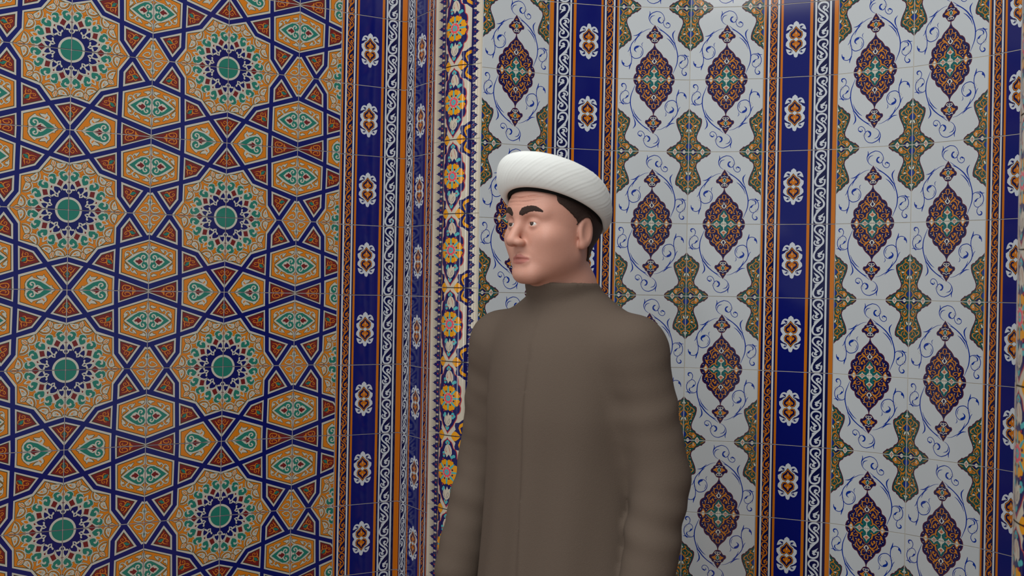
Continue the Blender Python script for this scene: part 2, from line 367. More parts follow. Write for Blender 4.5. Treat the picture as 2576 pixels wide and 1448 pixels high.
["S","olive",4,[12.1,12.1],[143,994,183,962,171,951,209,948,253,915,235,885,239,858,265,837,273,811,288,834,360,829,336,859,305,874,285,887,393,858,411,836,434,854,473,891,492,935,487,970,471,1028,149,1056,143,994]],
["P","white",5,0,[143,994,183,962,171,951,209,948,253,915,235,885,239,858,265,837,273,811,288,834,360,829,336,859,305,874,285,887,393,858,411,836,434,854,473,891,492,935,487,970,471,1028,149,1056]],
["P","orange",6,1,[258,863,274,858,285,877,305,879,279,891]],
["P","teal",6,0,[179,989,244,944,314,901,393,878,438,885,466,914,471,951,452,980,426,992,395,976,389,949,381,922,368,947,341,944,319,956,276,995]],
["S","white",7,[15.9,15.9,15.9,19.6],[388,981,376,943,394,914,421,914,431,934,414,946]],
["P","white",7,0,[274,993,315,956,346,941,377,958,393,976,406,995,407,1039,281,1049]],
["P","red",8,0,[289,994,324,984,344,978,336,957,368,972,391,994,387,1027,289,1021]]],"R":[["S","olive",2,[1,25.5,25.5],[354,64,379,42,408,25,424,26,432,34,444,22,467,31,479,56,476,82,462,100,450,101,448,74,434,59,417,60,411,72,424,77,426,92,414,108,394,111,373,98,354,64]],
["S","white",3,[1,18.6,18.6],[354,64,379,42,408,25,424,26,432,34,444,22,467,31,479,56,476,82,462,100,450,101,448,74,434,59,417,60,411,72,424,77,426,92,414,108,394,111,373,98,354,64]],
["P","white",3,[0,1],[354,64,379,42,408,25,424,26,432,34,444,22,467,31,479,56,476,82,462,100,450,101,448,74,434,59,417,60,411,72,424,77,426,92,414,108,394,111,373,98]],
["P","teal",6,[1,1],[354,64,379,42,408,25,424,26,432,34,444,22,467,31,479,56,476,82,462,100,450,101,448,74,434,59,417,60,411,72,424,77,426,92,414,108,394,111,373,98]],
["S","white",7,[1,15.1,17.2,17.2],[421,71,434,66,442,80,438,106]],
["S","olive",2,[1,7.6,7.6],[386,135,404,117,427,111,449,120,466,133,485,160,446,168,412,165,386,135]],
["P","white",4,[1,1],[386,135,404,117,427,111,449,120,466,133,485,160,446,168,412,165]],
["P","orange",6,[1,1],[404,129,422,122,442,128,457,145,439,149,418,142]],
["P","red",6,[0,0],[314,98,332,85,352,107,332,119]],
["P","red",6,[0,0],[303,0,352,44,393,8,341,-41]],
["S","white",7,[1,4.8,15.1,14.5,13.8,15.1],[252,9,289,10,314,37,335,76,353,116]],
["P","navy",5,[1,1],[247,56,264,26,293,21,325,61,304,71,273,70]],
["P","navy",5,[1,1],[232,107,256,86,284,94,306,128,253,132,224,124]],
["P","white",7,[0,0],[190,52,218,36,241,35,247,60,240,74,212,86]],
["P","navy",8,[1,0],[207,54,228,53,241,67,222,68]],
["S","white",7,[0,24.1,15.1,13.8],[255,24,249,45,239,64]],
["S","white",7,[0,24.1,15.1,13.8],[223,113,219,95,230,79]],
["S","white",6,[0,20.7,17.2,20.7,28.9],[237,66,270,79,301,82,321,80]],
["S","olive",2,[1,10.3,19.3,19.3,19.3],[552,157,520,139,498,104,493,65,505,28,537,7]],
["S","white",3,[1,3.4,12.4,13.1,13.1],[552,157,520,139,498,104,493,65,505,28,537,7]],
["S","olive",4,[1,7.6,7.6],[561,142,532,112,518,73,524,40,545,24,571,29,591,43,561,142]],
["P","white",5,[0,1],[561,142,532,112,518,73,524,40,545,24,571,29,591,43]],
["S","olive",5,[1,10.3,10.3],[556,147,521,112,509,70,517,36,544,17,570,26]],
["S","orange",6,[1,2.8,6.9,7.6,7.6,6.9,4.8],[556,147,521,112,509,70,517,36,544,17,570,26]],
["P","orange",6,[0,1],[553,110,541,90,539,67,547,74,556,83,564,77,569,60,563,91]],
["S","olive",6,[1,2.8,3.4,3.4,2.8],[542,45,543,63,556,68,565,51]],
["S","olive",2,[1,7.6,7.6],[551,1,578,27,606,32,643,6]],
["P","white",4,[0,1],[551,0,578,26,606,30,641,6,633,-1,595,-4]],
["P","orange",6,[1,1],[561,6,588,17,612,16,627,7]],
["P","orange",6,[0,1],[471,0,488,20,507,14,499,0]]],"C":[["S","x",0,[135.9,158.5,158.5,169.8,147.2,169.8],[106,184,173,64,491,9,849,33,974,138,834,263,503,383,197,480]],
["S","x",0,[169.8,169.8,147.2,158.5,158.5,135.9,113.2],[197,480,151,565,350,668,752,768,939,856,820,950,482,983,140,946,89,856,188,801]],
["S","x",0,[113.2,135.9,124.5,101.9],[197,480,393,438,760,427,961,489,880,552]],
["P","x",0,0,[288,105,513,85,646,136,592,183,672,197,381,243,102,302,277,204,94,169,92,131,179,171,349,172,431,133,318,127]],
["P","x",0,0,[564,466,763,478,806,538,667,571,782,615,958,706,632,648,488,608,373,584,485,559,624,526,481,498]],
["P","x",0,0,[28,678,355,752,438,725,469,773,595,789,565,863,392,893,219,853,360,843,415,804,244,792,127,733]],
["P","x",0,0,[669,330,905,312,795,352,886,369,561,408]]],"B":[["P","white",3,0,[560,262,586,272,599,317,623,321,638,375,682,410,703,433,699,470,672,504,700,546,703,588,662,613,641,652,612,681,597,735,570,757,560,757,533,735,518,681,490,652,468,613,428,588,430,546,459,504,432,470,428,433,449,410,493,375,507,321,532,317,545,272,570,262]],
["S","white",3,[23.0,26.1,15.4,6.1],[605,328,640,314,674,333,695,382]],
["S","white",3,[23.0,26.1,15.4,6.1],[605,693,640,706,674,687,695,638]],
["S","white",3,[23.0,26.1,15.4,6.1],[525,328,490,314,457,333,435,382]],
["S","white",3,[23.0,26.1,15.4,6.1],[525,693,490,706,457,687,435,638]],
["P","white",3,1,[695,382,687,351,657,338,638,358,661,374]],
["P","white",3,1,[695,638,687,670,657,683,638,662,661,647]],
["P","white",3,1,[435,382,444,351,474,338,492,358,469,374]],
["P","white",3,1,[435,638,444,670,474,683,492,662,469,647]],
["S","navyb",4,[4.6,10.7,10.7,7.7,3.1],[623,334,618,361,638,378,667,389,697,393]],
["S","navyb",4,[4.6,10.7,10.7,7.7,3.1],[623,686,618,659,638,642,667,632,697,628]],
["S","navyb",4,[4.6,10.7,10.7,7.7,3.1],[508,334,512,361,493,378,463,389,433,393]],
["S","navyb",4,[4.6,10.7,10.7,7.7,3.1],[508,686,512,659,493,642,463,632,433,628]],
["P","dark",4,0,[562,328,609,381,650,411,657,459,636,497,598,508,574,489,565,478,566,478,556,489,532,508,494,497,474,459,480,411,522,381,569,328]],
["P","orangeb",5,0,[562,338,607,386,646,416,651,458,632,492,600,502,577,484,565,472,566,472,553,484,531,502,498,492,479,458,485,416,524,386,569,338]],
["P","navyb",6,0,[562,356,601,394,636,422,640,457,625,482,600,490,584,476,590,463,604,467,612,453,564,448,567,448,519,453,527,467,541,463,547,476,531,490,506,482,490,457,494,422,530,394,568,356]],
["P","orangeb",7,0,[563,380,583,417,613,439,616,457,602,470,590,459,579,467,576,482,565,477,566,477,555,482,552,467,541,459,528,470,514,457,518,439,547,417,568,380]],
["P","cream",8,0,[563,410,570,425,564,444,567,444,561,425,567,410]],
["P","dark",4,0,[562,692,609,640,650,610,657,561,636,524,598,512,574,531,565,542,566,542,556,531,532,512,494,524,474,561,480,610,522,640,569,692]],
["P","orangeb",5,0,[562,682,607,634,646,604,651,563,632,529,600,518,577,537,565,548,566,548,553,537,531,518,498,529,479,563,485,604,524,634,569,682]],
["P","navyb",6,0,[562,665,601,626,636,598,640,563,625,538,600,531,584,545,590,557,604,554,612,568,564,572,567,572,519,568,527,554,541,557,547,545,531,531,506,538,490,563,494,598,530,626,568,665]],
["P","orangeb",7,0,[563,641,583,604,613,581,616,563,602,550,590,562,579,554,576,538,565,544,566,544,555,538,552,554,541,562,528,550,514,563,518,581,547,604,568,641]],
["P","cream",8,0,[563,610,570,596,564,577,567,577,561,596,567,610]],
["P","white",8,0,[565,480,576,497,598,508,577,522,566,541,565,541,554,522,532,508,554,497,566,480]]],"K":[["P","navyk",3,0,[500,33,517,54,572,86,593,125,608,167,647,195,660,252,663,300,689,330,697,393,690,457,704,492,699,541,687,575,697,626,682,684,651,711,647,760,617,813,593,859,551,905,500,966,500,966,449,905,407,859,383,813,353,760,349,711,318,684,303,626,313,575,301,541,296,492,310,457,303,393,311,330,337,300,340,252,353,195,392,167,407,125,428,86,483,54,500,33]],
["S","redk",4,[11,11],[500,33,517,54,572,86,593,125,608,167,647,195,660,252,663,300,689,330,697,393,690,457,704,492,699,541,687,575,697,626,682,684,651,711,647,760,617,813,593,859,551,905,500,966,500,966,449,905,407,859,383,813,353,760,349,711,318,684,303,626,313,575,301,541,296,492,310,457,303,393,311,330,337,300,340,252,353,195,392,167,407,125,428,86,483,54,500,33,500,33]],
["P","creamk",4,0,[510,114,551,132,580,181,584,241,555,284,531,255,491,298,475,260,449,248,443,195,469,139]],
["P","creamk",4,0,[510,684,531,728,560,714,573,753,565,817,531,860,497,872,455,852,429,809,436,746,464,714,484,746]],
["S","redk",5,[3,7,3],[517,132,538,174,558,245]],
["S","redk",5,[3,7,3],[483,167,473,195,483,227,490,203]],
["S","navyk",5,[3,4,3],[445,760,462,824,483,845]],
["S","navyk",5,[3,4,3],[531,767,503,809,510,845,538,802,534,771]],
["D","tealk",4,[44],[486,97,521,97,503,81,431,241,438,277,582,287,613,273,586,707,603,735,582,753,445,711,431,732,479,887,503,894,490,908]],
["D","redk",5,[22],[503,100,435,259,582,728,490,880]],
["P","yellow",4,1,[554,504,609,500,664,502,688,531,670,559,661,591,621,596,581,562,545,523]],
["D","navyk",6,[26],[596,531]],
["D","redk",6,[24],[687,566]],
["P","tealk",6,1,[565,486,619,481,686,495,619,509,565,504]],
["P","yellow",4,1,[531,536,573,569,611,606,605,642,570,650,539,667,507,645,506,595,510,544]],
["D","navyk",6,[26],[540,583]],
["D","redk",6,[24],[577,666]],
["P","tealk",6,1,[553,531,595,562,631,615,573,582,539,543]],
["P","yellow",4,1,[490,544,494,595,493,645,461,667,430,650,395,642,389,606,427,569,469,536]],
["D","navyk",6,[26],[460,583]],
["D","redk",6,[24],[423,666]],
["P","tealk",6,1,[510,554,516,604,500,665,484,604,490,554]],
["P","yellow",4,1,[455,523,419,562,379,596,339,591,330,559,312,531,336,502,391,500,446,504]],
["D","navyk",6,[26],[404,531]],
["D","redk",6,[24],[313,566]],
["P","tealk",6,1,[461,543,427,582,369,615,405,562,447,531]],
["P","yellow",4,1,[446,486,391,490,336,488,312,459,330,431,339,399,379,394,419,428,455,467]],
["D","navyk",6,[26],[404,459]],
["D","redk",6,[24],[313,424]],
["P","tealk",6,1,[435,504,381,509,314,495,381,481,435,486]],
["P","yellow",4,1,[469,454,427,421,389,384,395,348,430,340,461,323,493,345,494,395,490,446]],
["D","navyk",6,[26],[460,407]],
["D","redk",6,[24],[423,324]],
["P","tealk",6,1,[447,459,405,428,369,375,427,408,461,447]],
["P","yellow",4,1,[510,446,506,395,507,345,539,323,570,340,605,348,611,384,573,421,531,454]],
["D","navyk",6,[26],[540,407]],
["D","redk",6,[24],[577,324]],
["P","tealk",6,1,[490,436,484,386,500,325,516,386,510,436]],
["P","yellow",4,1,[545,467,581,428,621,394,661,399,670,431,688,459,664,488,609,490,554,486]],
["D","navyk",6,[26],[596,459]],
["D","redk",6,[24],[687,424]],
["P","tealk",6,1,[539,447,573,408,631,375,595,428,553,459]],
["D","creamk",6,[150],[500,495]],
["D","pink",7,[38],[560,495]],
["D","pink",7,[38],[549,527]],
["D","pink",7,[38],[519,547]],
["D","pink",7,[38],[481,547]],
["D","pink",7,[38],[451,527]],
["D","pink",7,[38],[440,495]],
["D","pink",7,[38],[451,463]],
["D","pink",7,[38],[481,443]],
["D","pink",7,[38],[519,443]],
["D","pink",7,[38],[549,463]],
["D","tealk",8,[78],[500,495]],
["D","pink",9,[22],[500,495]],
["P","navyk",3,0,[545,1014,599,947,635,910,619,860,628,820,682,813,740,757,740,1020]],
["P","yellow",4,1,[565,1014,606,940,654,947,702,1014]],
["P","yellow",4,0,[740,802,689,838,675,887,702,958,716,958,697,887,740,845]],
["D","redk",5,[24],[637,1000]],
["P","navyk",3,0,[545,-14,599,53,635,90,619,140,628,180,682,187,740,243,740,-20]],
["P","yellow",4,1,[565,-14,606,60,654,53,702,-14]],
["P","yellow",4,0,[740,198,689,162,675,113,702,42,716,42,697,113,740,155]],
["D","redk",5,[24],[637,0]],
["P","navyk",3,0,[455,1014,401,947,365,910,381,860,372,820,318,813,260,757,260,1020]],
["P","yellow",4,1,[435,1014,394,940,346,947,298,1014]],
["P","yellow",4,0,[260,802,311,838,325,887,298,958,284,958,303,887,260,845]],
["D","redk",5,[24],[363,1000]],
["P","navyk",3,0,[455,-14,401,53,365,90,381,140,372,180,318,187,260,243,260,-20]],
["P","yellow",4,1,[435,-14,394,60,346,53,298,-14]],
["P","yellow",4,0,[260,198,311,162,325,113,298,42,284,42,303,113,260,155]],
["D","redk",5,[24],[363,0]],
["P","navyk",2,0,[262,1,200,12,165,14,150,40,120,40,105,56,65,62,105,70,120,84,150,86,165,110,200,112,262,124]],
["D","redk",3,[22],[190,62]],
["D","creamk",3,[30],[200,125]],
["P","navyk",2,0,[738,1,800,12,835,14,850,40,880,40,895,56,935,62,895,70,880,84,850,86,835,110,800,112,738,124]],
["D","redk",3,[22],[810,62]],
["D","creamk",3,[30],[800,125]],
["P","navyk",2,0,[262,126,200,138,165,140,150,166,120,166,105,182,65,188,105,196,120,210,150,212,165,236,200,238,262,250]],
["D","redk",3,[22],[190,188]],
["D","creamk",3,[30],[200,250]],
["P","navyk",2,0,[738,126,800,138,835,140,850,166,880,166,895,182,935,188,895,196,880,210,850,212,835,236,800,238,738,250]],
["D","redk",3,[22],[810,188]],
["D","creamk",3,[30],[800,250]],
["P","navyk",2,0,[262,250,200,262,165,264,150,290,120,290,105,306,65,312,105,320,120,334,150,336,165,360,200,362,262,374]],
["D","redk",3,[22],[190,312]],
["D","creamk",3,[30],[200,375]],
["P","navyk",2,0,[738,250,800,262,835,264,850,290,880,290,895,306,935,312,895,320,880,334,850,336,835,360,800,362,738,374]],
["D","redk",3,[22],[810,312]],
["D","creamk",3,[30],[800,375]],
["P","navyk",2,0,[262,376,200,388,165,390,150,416,120,416,105,432,65,438,105,446,120,460,150,462,165,486,200,488,262,500]],
["D","redk",3,[22],[190,438]],
["D","creamk",3,[30],[200,500]],
["P","navyk",2,0,[738,376,800,388,835,390,850,416,880,416,895,432,935,438,895,446,880,460,850,462,835,486,800,488,738,500]],
["D","redk",3,[22],[810,438]],
["D","creamk",3,[30],[800,500]],
["P","navyk",2,0,[262,500,200,512,165,514,150,540,120,540,105,556,65,562,105,570,120,584,150,586,165,610,200,612,262,624]],
["D","redk",3,[22],[190,562]],
["D","creamk",3,[30],[200,625]],
["P","navyk",2,0,[738,500,800,512,835,514,850,540,880,540,895,556,935,562,895,570,880,584,850,586,835,610,800,612,738,624]],
["D","redk",3,[22],[810,562]],
["D","creamk",3,[30],[800,625]],
["P","navyk",2,0,[262,626,200,638,165,640,150,666,120,666,105,682,65,688,105,696,120,710,150,712,165,736,200,738,262,750]],
["D","redk",3,[22],[190,688]],
["D","creamk",3,[30],[200,750]],
["P","navyk",2,0,[738,626,800,638,835,640,850,666,880,666,895,682,935,688,895,696,880,710,850,712,835,736,800,738,738,750]],
["D","redk",3,[22],[810,688]],
["D","creamk",3,[30],[800,750]],
["P","navyk",2,0,[262,750,200,762,165,764,150,790,120,790,105,806,65,812,105,820,120,834,150,836,165,860,200,862,262,874]],
["D","redk",3,[22],[190,812]],
["D","creamk",3,[30],[200,875]],
["P","navyk",2,0,[738,750,800,762,835,764,850,790,880,790,895,806,935,812,895,820,880,834,850,836,835,860,800,862,738,874]],
["D","redk",3,[22],[810,812]],
["D","creamk",3,[30],[800,875]],
["P","navyk",2,0,[262,876,200,888,165,890,150,916,120,916,105,932,65,938,105,946,120,960,150,962,165,986,200,988,262,1000]],
["D","redk",3,[22],[190,938]],
["D","creamk",3,[30],[200,1000]],
["P","navyk",2,0,[738,876,800,888,835,890,850,916,880,916,895,932,935,938,895,946,880,960,850,962,835,986,800,988,738,1000]],
["D","redk",3,[22],[810,938]],
["D","creamk",3,[30],[800,1000]]]}

def catmull(p, closed, n=4):
    m = len(p)
    if m < 3:
        return list(p)
    out = []
    rng = range(m) if closed else range(m - 1)
    for i in rng:
        if closed:
            a, b, c, d = p[(i - 1) % m], p[i], p[(i + 1) % m], p[(i + 2) % m]
        else:
            a, b, c, d = p[max(i - 1, 0)], p[i], p[i + 1], p[min(i + 2, m - 1)]
        for k in range(n):
            t = k / n
            out.append(tuple(0.5 * (2 * b[j] + (c[j] - a[j]) * t + (2 * a[j] - 5 * b[j] + 4 * c[j] - d[j]) * t * t
                                    + (3 * b[j] - a[j] - 3 * c[j] + d[j]) * t ** 3) for j in range(len(b))))
    if not closed:
        out.append(p[-1])
    return out

class Design:
    """coloured pieces of one tile: convex polygons with a layer and a glaze"""
    def __init__(self):
        self.items = []
        self.shape = 0
    def conv(self, pts, layer, m):
        self.items.append((pts, layer, m, self.shape))
    def poly(self, pts, layer, m, smooth=0):
        if smooth:
            pts = catmull(pts, True, 3)
        v = [Vector((x, y, 0)) for x, y in pts]
        for t in tessellate_polygon([v]):
            self.conv([pts[i] for i in t], layer, m)
    def stroke(self, pts, widths, layer, m, asp=1.0):
        n = len(pts)
        k = len(widths)
        q = []
        closed = n > 3 and abs(pts[0][0] - pts[-1][0]) + abs(pts[0][1] - pts[-1][1]) < 1e-6
        for i, (x, y) in enumerate(pts):
            f = i / max(1, n - 1) * (k - 1)
            a = min(int(f), max(0, k - 2))
            w = widths[a] + (widths[min(a + 1, k - 1)] - widths[a]) * (f - a)
            q.append((x, y, w))
        if closed:
            q = q[:-1]
        q = catmull(q, closed, 4) if n > 2 else q
        if closed:
            q.append(q[0])
        L, Rr = [], []
        for i, (x, y, w) in enumerate(q):
            if closed:
                a, b = q[i - 1 if i > 0 else -2], q[(i + 1) if i + 1 < len(q) else 1]
            else:
                a, b = q[max(0, i - 1)], q[min(len(q) - 1, i + 1)]
            dx, dy = b[0] - a[0], b[1] - a[1]
            l = math.hypot(dx, dy) or 1
            L.append((x - dy / l * w / 2 * asp, y + dx / l * w / 2))
            Rr.append((x + dy / l * w / 2 * asp, y - dx / l * w / 2))
        for i in range(len(q) - 1):
            self.conv([L[i], L[i + 1], Rr[i + 1]], layer, m)
            self.conv([L[i], Rr[i + 1], Rr[i]], layer, m)
        if not closed:
            for j in (0, -1):
                if q[j][2] > 0.006:
                    a = math.atan2(L[j][1] - q[j][1], (L[j][0] - q[j][0]) / asp)
                    sg = 1 if j == 0 else -1
                    self.conv([(q[j][0] + asp * q[j][2] / 2 * math.cos(a + sg * math.pi * i / 6), q[j][1] + q[j][2] / 2 * math.sin(a + sg * math.pi * i / 6)) for i in range(7)], layer, m)
    def disc(self, x, y, r, layer, m, n=12, asp=1.0):
        self.conv([(x + r * asp * math.cos(6.2832 * i / n), y + r * math.sin(6.2832 * i / n)) for i in range(n)], layer, m)
    def add(self, rec, dl=0, xf=None, asp=1.0, m=None):
        kind, mm, layer, par, c = rec
        m = m or mm
        layer += dl
        self.shape += 1
        pts = [(c[i] / 1000, c[i + 1] / 1000) for i in range(0, len(c), 2)]
        if xf:
            pts = [xf(*p) for p in pts]
        if kind == 'P':
            self.poly(pts, layer, m, par)
        elif kind == 'S':
            self.stroke(pts, [w / 1000 for w in par], layer, m, asp)
        else:
            for p in pts:
                self.shape += 1
                self.disc(p[0], p[1], par[0] / 2000, layer, m, 10 if par[0] < 40 else 28, asp)
    def rect(self, u0, v0, u1, v1, layer, m):
        self.conv([(u0, v0), (u1, v0), (u1, v1), (u0, v1)], layer, m)

def clip_half(p, ax, val, keep_less):
    out = []
    n = len(p)
    for i in range(n):
        a, b = p[i], p[(i + 1) % n]
        ia = (a[ax] <= val) if keep_less else (a[ax] >= val)
        ib = (b[ax] <= val) if keep_less else (b[ax] >= val)
        if ia:
            out.append(a)
        if ia != ib:
            t = (val - a[ax]) / (b[ax] - a[ax])
            out.append((a[0] + (b[0] - a[0]) * t, a[1] + (b[1] - a[1]) * t))
    return out

def clip_rect(p, u0, v0, u1, v1):
    for ax, val, kl in ((0, u0, False), (0, u1, True), (1, v0, False), (1, v1, True)):
        if len(p) < 3:
            return []
        xs = [q[ax] for q in p]
        if (kl and max(xs) <= val) or (not kl and min(xs) >= val):
            continue
        p = clip_half(p, ax, val, kl)
    return p if len(p) >= 3 else []

def area2(p):
    return sum(p[i][0] * p[(i + 1) % len(p)][1] - p[(i + 1) % len(p)][0] * p[i][1] for i in range(len(p)))

def compile_design(d, u0=0.0, v0=0.0, u1=1.0, v1=1.0, gap=0.0065, base='whitetile', bands=None):
    """-> vertex array (u, v, layer), triangle array, glaze index array; the tile body comes first"""
    V, F, M = [], [], []
    def put(p, layer, m):
        if area2(p) < 0:
            p = p[::-1]
        k = len(V)
        V.extend((x, y, layer) for x, y in p)
        for i in range(1, len(p) - 1):
            F.append((k, k + i, k + i + 1))
            M.append(GN[m])
    a0, b0, a1, b1 = u0 + gap, v0 + gap, u1 - gap, v1 - gap
    cuts = bands or []
    def split(p):
        if not cuts:
            return [p]
        xs = [q[0] for q in p]
        lo, hi = min(xs), max(xs)
        out = []
        e = [-9] + cuts + [9]
        for a, b in zip(e[:-1], e[1:]):
            if b <= lo or a >= hi:
                continue
            q = p
            if a > lo:
                q = clip_half(q, 0, a, False)
            if b < hi and len(q) >= 3:
                q = clip_half(q, 0, b, True)
            if len(q) >= 3:
                out.append(q)
        return out
    for q in split([(a0, b0), (a1, b0), (a1, b1), (a0, b1)]):
        put(q, 0, base)
    s = 0.003                                           # rounded arris of the tile: a thin sloping rim
    for (p0, p1, q1, q0) in (((a0, b0), (a1, b0), (a1 + s, b0 - s), (a0 - s, b0 - s)), ((a1, b0), (a1, b1), (a1 + s, b1 + s), (a1 + s, b0 - s)),
                             ((a1, b1), (a0, b1), (a0 - s, b1 + s), (a1 + s, b1 + s)), ((a0, b1), (a0, b0), (a0 - s, b0 - s), (a0 - s, b1 + s))):
        if cuts and p0[1] == p1[1]:
            continue
        k = len(V)
        V.extend(((p0[0], p0[1], 0), (p1[0], p1[1], 0), (q1[0], q1[1], -240), (q0[0], q0[1], -240)))
        F.append((k, k + 2, k + 1)); F.append((k, k + 3, k + 2)); M.extend([GN[base]] * 2)
    keys = sorted({(it[1], it[3]) for it in d.items})
    rank = {k: i + 1 for i, k in enumerate(keys)}
    for p, layer, m, sh in d.items:
        layer = rank[(layer, sh)]
        q = clip_rect(p, a0, b0, a1, b1)
        if q and abs(area2(q)) > 1e-8:
            for r in split(q):
                if len(r) >= 3:
                    put(r, layer, m)
    return np.array(V, float), np.array(F, np.int64), np.array(M, np.int64)

# white medallion tile
dW = Design()
for rec in DESIGN['W']:
    if rec[1] == 'scroll' and rec[0] == 'S':
        rec = rec[:3] + [[w * 1.45 + 0.6 for w in rec[3]], rec[4]]
    elif rec[1] == 'orange2' and rec[0] == 'S':
        rec = rec[:3] + [[w * 0.90 for w in rec[3]], rec[4]]
    elif rec[0] == 'D' and rec[1] == 'cream':
        rec = rec[:3] + [[w * 1.3 for w in rec[3]], rec[4]]
    dW.add(rec)
# star tile: strapwork, then the rosette that is centred on its corner
dS = Design()
for rec in DESIGN['S']:
    dS.add(rec)
dS.disc(0, 0, 0.432, 5, 'white', 60)
dS.disc(0, 0, 0.285, 6, 'navy', 60)
dS.disc(0, 0, 0.160, 7, 'white', 60)
dS.disc(0, 0, 0.132, 8, 'teal', 60)
AX = 0.0
for k in range(0, 4):
    for rec in DESIGN['R']:
        kind, m, layer, par, c = rec
        flag, p2 = par[0], par[1:]
        if kind == 'P':
            flag, p2 = par[1], par[0]
        for mir in ((0, 1) if flag else (0,)):
            def xf(u, v, k=k, mir=mir):
                r, a = math.hypot(u, v), math.atan2(v, u) - AX
                a = (-a if mir else a) + AX + R(36) * k
                return r * math.cos(a), r * math.sin(a)
            dS.add([kind, m, layer, p2, c], 2, xf)
# stripe tile: bands, the two running scrolls, the cartouche
dB = Design()
for u0, u1, m in ((0, .060, 'orangeb'), (.060, .097, 'navyb'), (.097, .122, 'wband'), (.122, .291, 'navyb'), (.291, .315, 'wband'), (.315, .342, 'navyb'),
                  (.342, .380, 'orangeb'), (.380, .738, 'blueb'), (.738, .768, 'orangeb'), (.768, .789, 'navyb'), (.789, .814, 'wband'),
                  (.814, .916, 'navyb'), (.916, .941, 'wband'), (.941, .970, 'navyb'), (.970, 1.0, 'orangeb')):
    dB.rect(u0, 0, u1, 1, 1, m)
for ul, ur, n, m in ((.131, .281, 2, 'wband'), (.819, .911, 3, 'orangeb')):
    for k in range(n):
        for kind, _, layer, par, c in DESIGN['C']:
            def xf(a, b, k=k):
                return ul + a * (ur - ul), (k + 0.015 + b * 0.97) / n
            p2 = par if kind == 'P' else [w * (ur - ul) for w in par]
            dB.add([kind, m, 3, p2, c], 0, xf)
for rec in DESIGN['B']:
    if rec[1] == 'white':
        rec = [rec[0], 'wband'] + rec[2:]
    dB.add(rec)
# relief column tile
dK = Design()
dK.rect(.245, 0, .262, 1, 2, 'navyk')
dK.rect(.738, 0, .755, 1, 2, 'navyk')
for rec in DESIGN['K']:
    dK.add(rec, 0, None, 0.2 / 0.183 if rec[0] == 'D' else 1.0)

KB = [.26] + [.5 + .24 * math.sin(R(-90 + 180 * i / 14)) for i in range(1, 14)] + [.74]
cW, cB, cS = compile_design(dW), compile_design(dB, base='blueb'), compile_design(dS, base='blue')
cK = compile_design(dK, base='creamk', bands=KB)

STEP = 0.000004                        # each painted shape lies a hair above the one under it

class Wall:
    def __init__(self):
        self.V, self.F, self.M, self.N, self.n = [], [], [], [], 0
    def raw(self, v, f, m, nrm=None):
        self.N.append(np.zeros((len(v), 3)) if nrm is None else nrm)
        self.V.append(np.asarray(v, float)); self.F.append(np.asarray(f, np.int64) + self.n); self.M.append(np.asarray(m, np.int64)); self.n += len(v)
    def quad(self, a, b, c, d, m='grout'):
        self.raw([a, b, c, d], [(0, 1, 2), (0, 2, 3)], [GN[m]] * 2)
    def tile(self, comp, P, Q, ztop, h=0.2, flipu=False, flipv=False, vmax=None, tilt=0.0025, bulge=0.0, tiltset=None):
        """tile between plan points P (left) and Q (right) as seen from the front"""
        v, f, m = comp
        u, w, l = v[:, 0].copy(), v[:, 1].copy(), v[:, 2]
        fl = flipu != flipv
        if flipu:
            u = 1 - u
        if flipv:
            w = 1 - w
        P, Q = np.array(P, float), np.array(Q, float)
        d = Q - P
        n = np.array((d[1], -d[0])) / np.linalg.norm(d)          # towards the viewer
        off = 0.001 + l * STEP
        tu, tv = tiltset or (random.uniform(-tilt, tilt), random.uniform(-tilt, tilt))
        off = off + (u - .5) * 0.2 * tu + (w - .5) * 0.2 * tv
        nrm = None
        if bulge:
            s = np.clip((u - .5) / .24, -1, 1)
            u = np.interp(u, [0, .26, .74, 1], [0, .25, .80, 1])
            off = off + bulge * np.sqrt(np.maximum(0, 1 - s * s))
            L = np.linalg.norm(d)
            us = np.linspace(0, 1, 801)
            hs_ = bulge * np.sqrt(np.maximum(0, 1 - np.clip((us - .5) / .24, -1, 1) ** 2))
            xs = np.interp(us, [0, .26, .74, 1], [0, .25, .80, 1]) * L
            sl = np.clip(np.interp(u, xs / L, np.gradient(hs_, xs)), -3, 3)
            nn = n[None] - sl[:, None] * (d / L)[None]
            nn = nn / np.linalg.norm(nn, axis=1)[:, None]
            nrm = np.column_stack((nn, np.zeros(len(nn))))
        xy = P[None] + u[:, None] * d[None] + off[:, None] * n[None]
        z = ztop - w * h
        if vmax is not None:
            z = np.maximum(z, ztop - vmax * h)
        self.raw(np.column_stack((xy, z)), f if fl else f[:, ::-1], m, nrm)
    def build(self, name):
        V = np.concatenate(self.V); F = np.concatenate(self.F); M = np.concatenate(self.M)
        me = bpy.data.meshes.new(name)
        me.vertices.add(len(V)); me.vertices.foreach_set('co', V.astype(np.float32).ravel())
        me.loops.add(len(F) * 3); me.loops.foreach_set('vertex_index', F.astype(np.int32).ravel())
        me.polygons.add(len(F)); me.polygons.foreach_set('loop_start', np.arange(0, len(F) * 3, 3, dtype=np.int32))
        used = np.unique(M); remap = np.zeros(len(GN), np.int32); remap[used] = np.arange(len(used))
        for i in used:
            me.materials.append(GLAZE_LIST[i])
        me.polygons.foreach_set('material_index', remap[M].astype(np.int32))
        me.update(calc_edges=True)
        NN = np.concatenate(self.N)
        if np.abs(NN).sum() > 0:
            me.polygons.foreach_set('use_smooth', np.ones(len(F), bool))
            me.normals_split_custom_set_from_vertices([tuple(q) for q in NN])
        o = bpy.data.objects.new(name, me)
        COL.objects.link(o)
        return o

def P3(p, z):
    return (p[0], p[1], z)

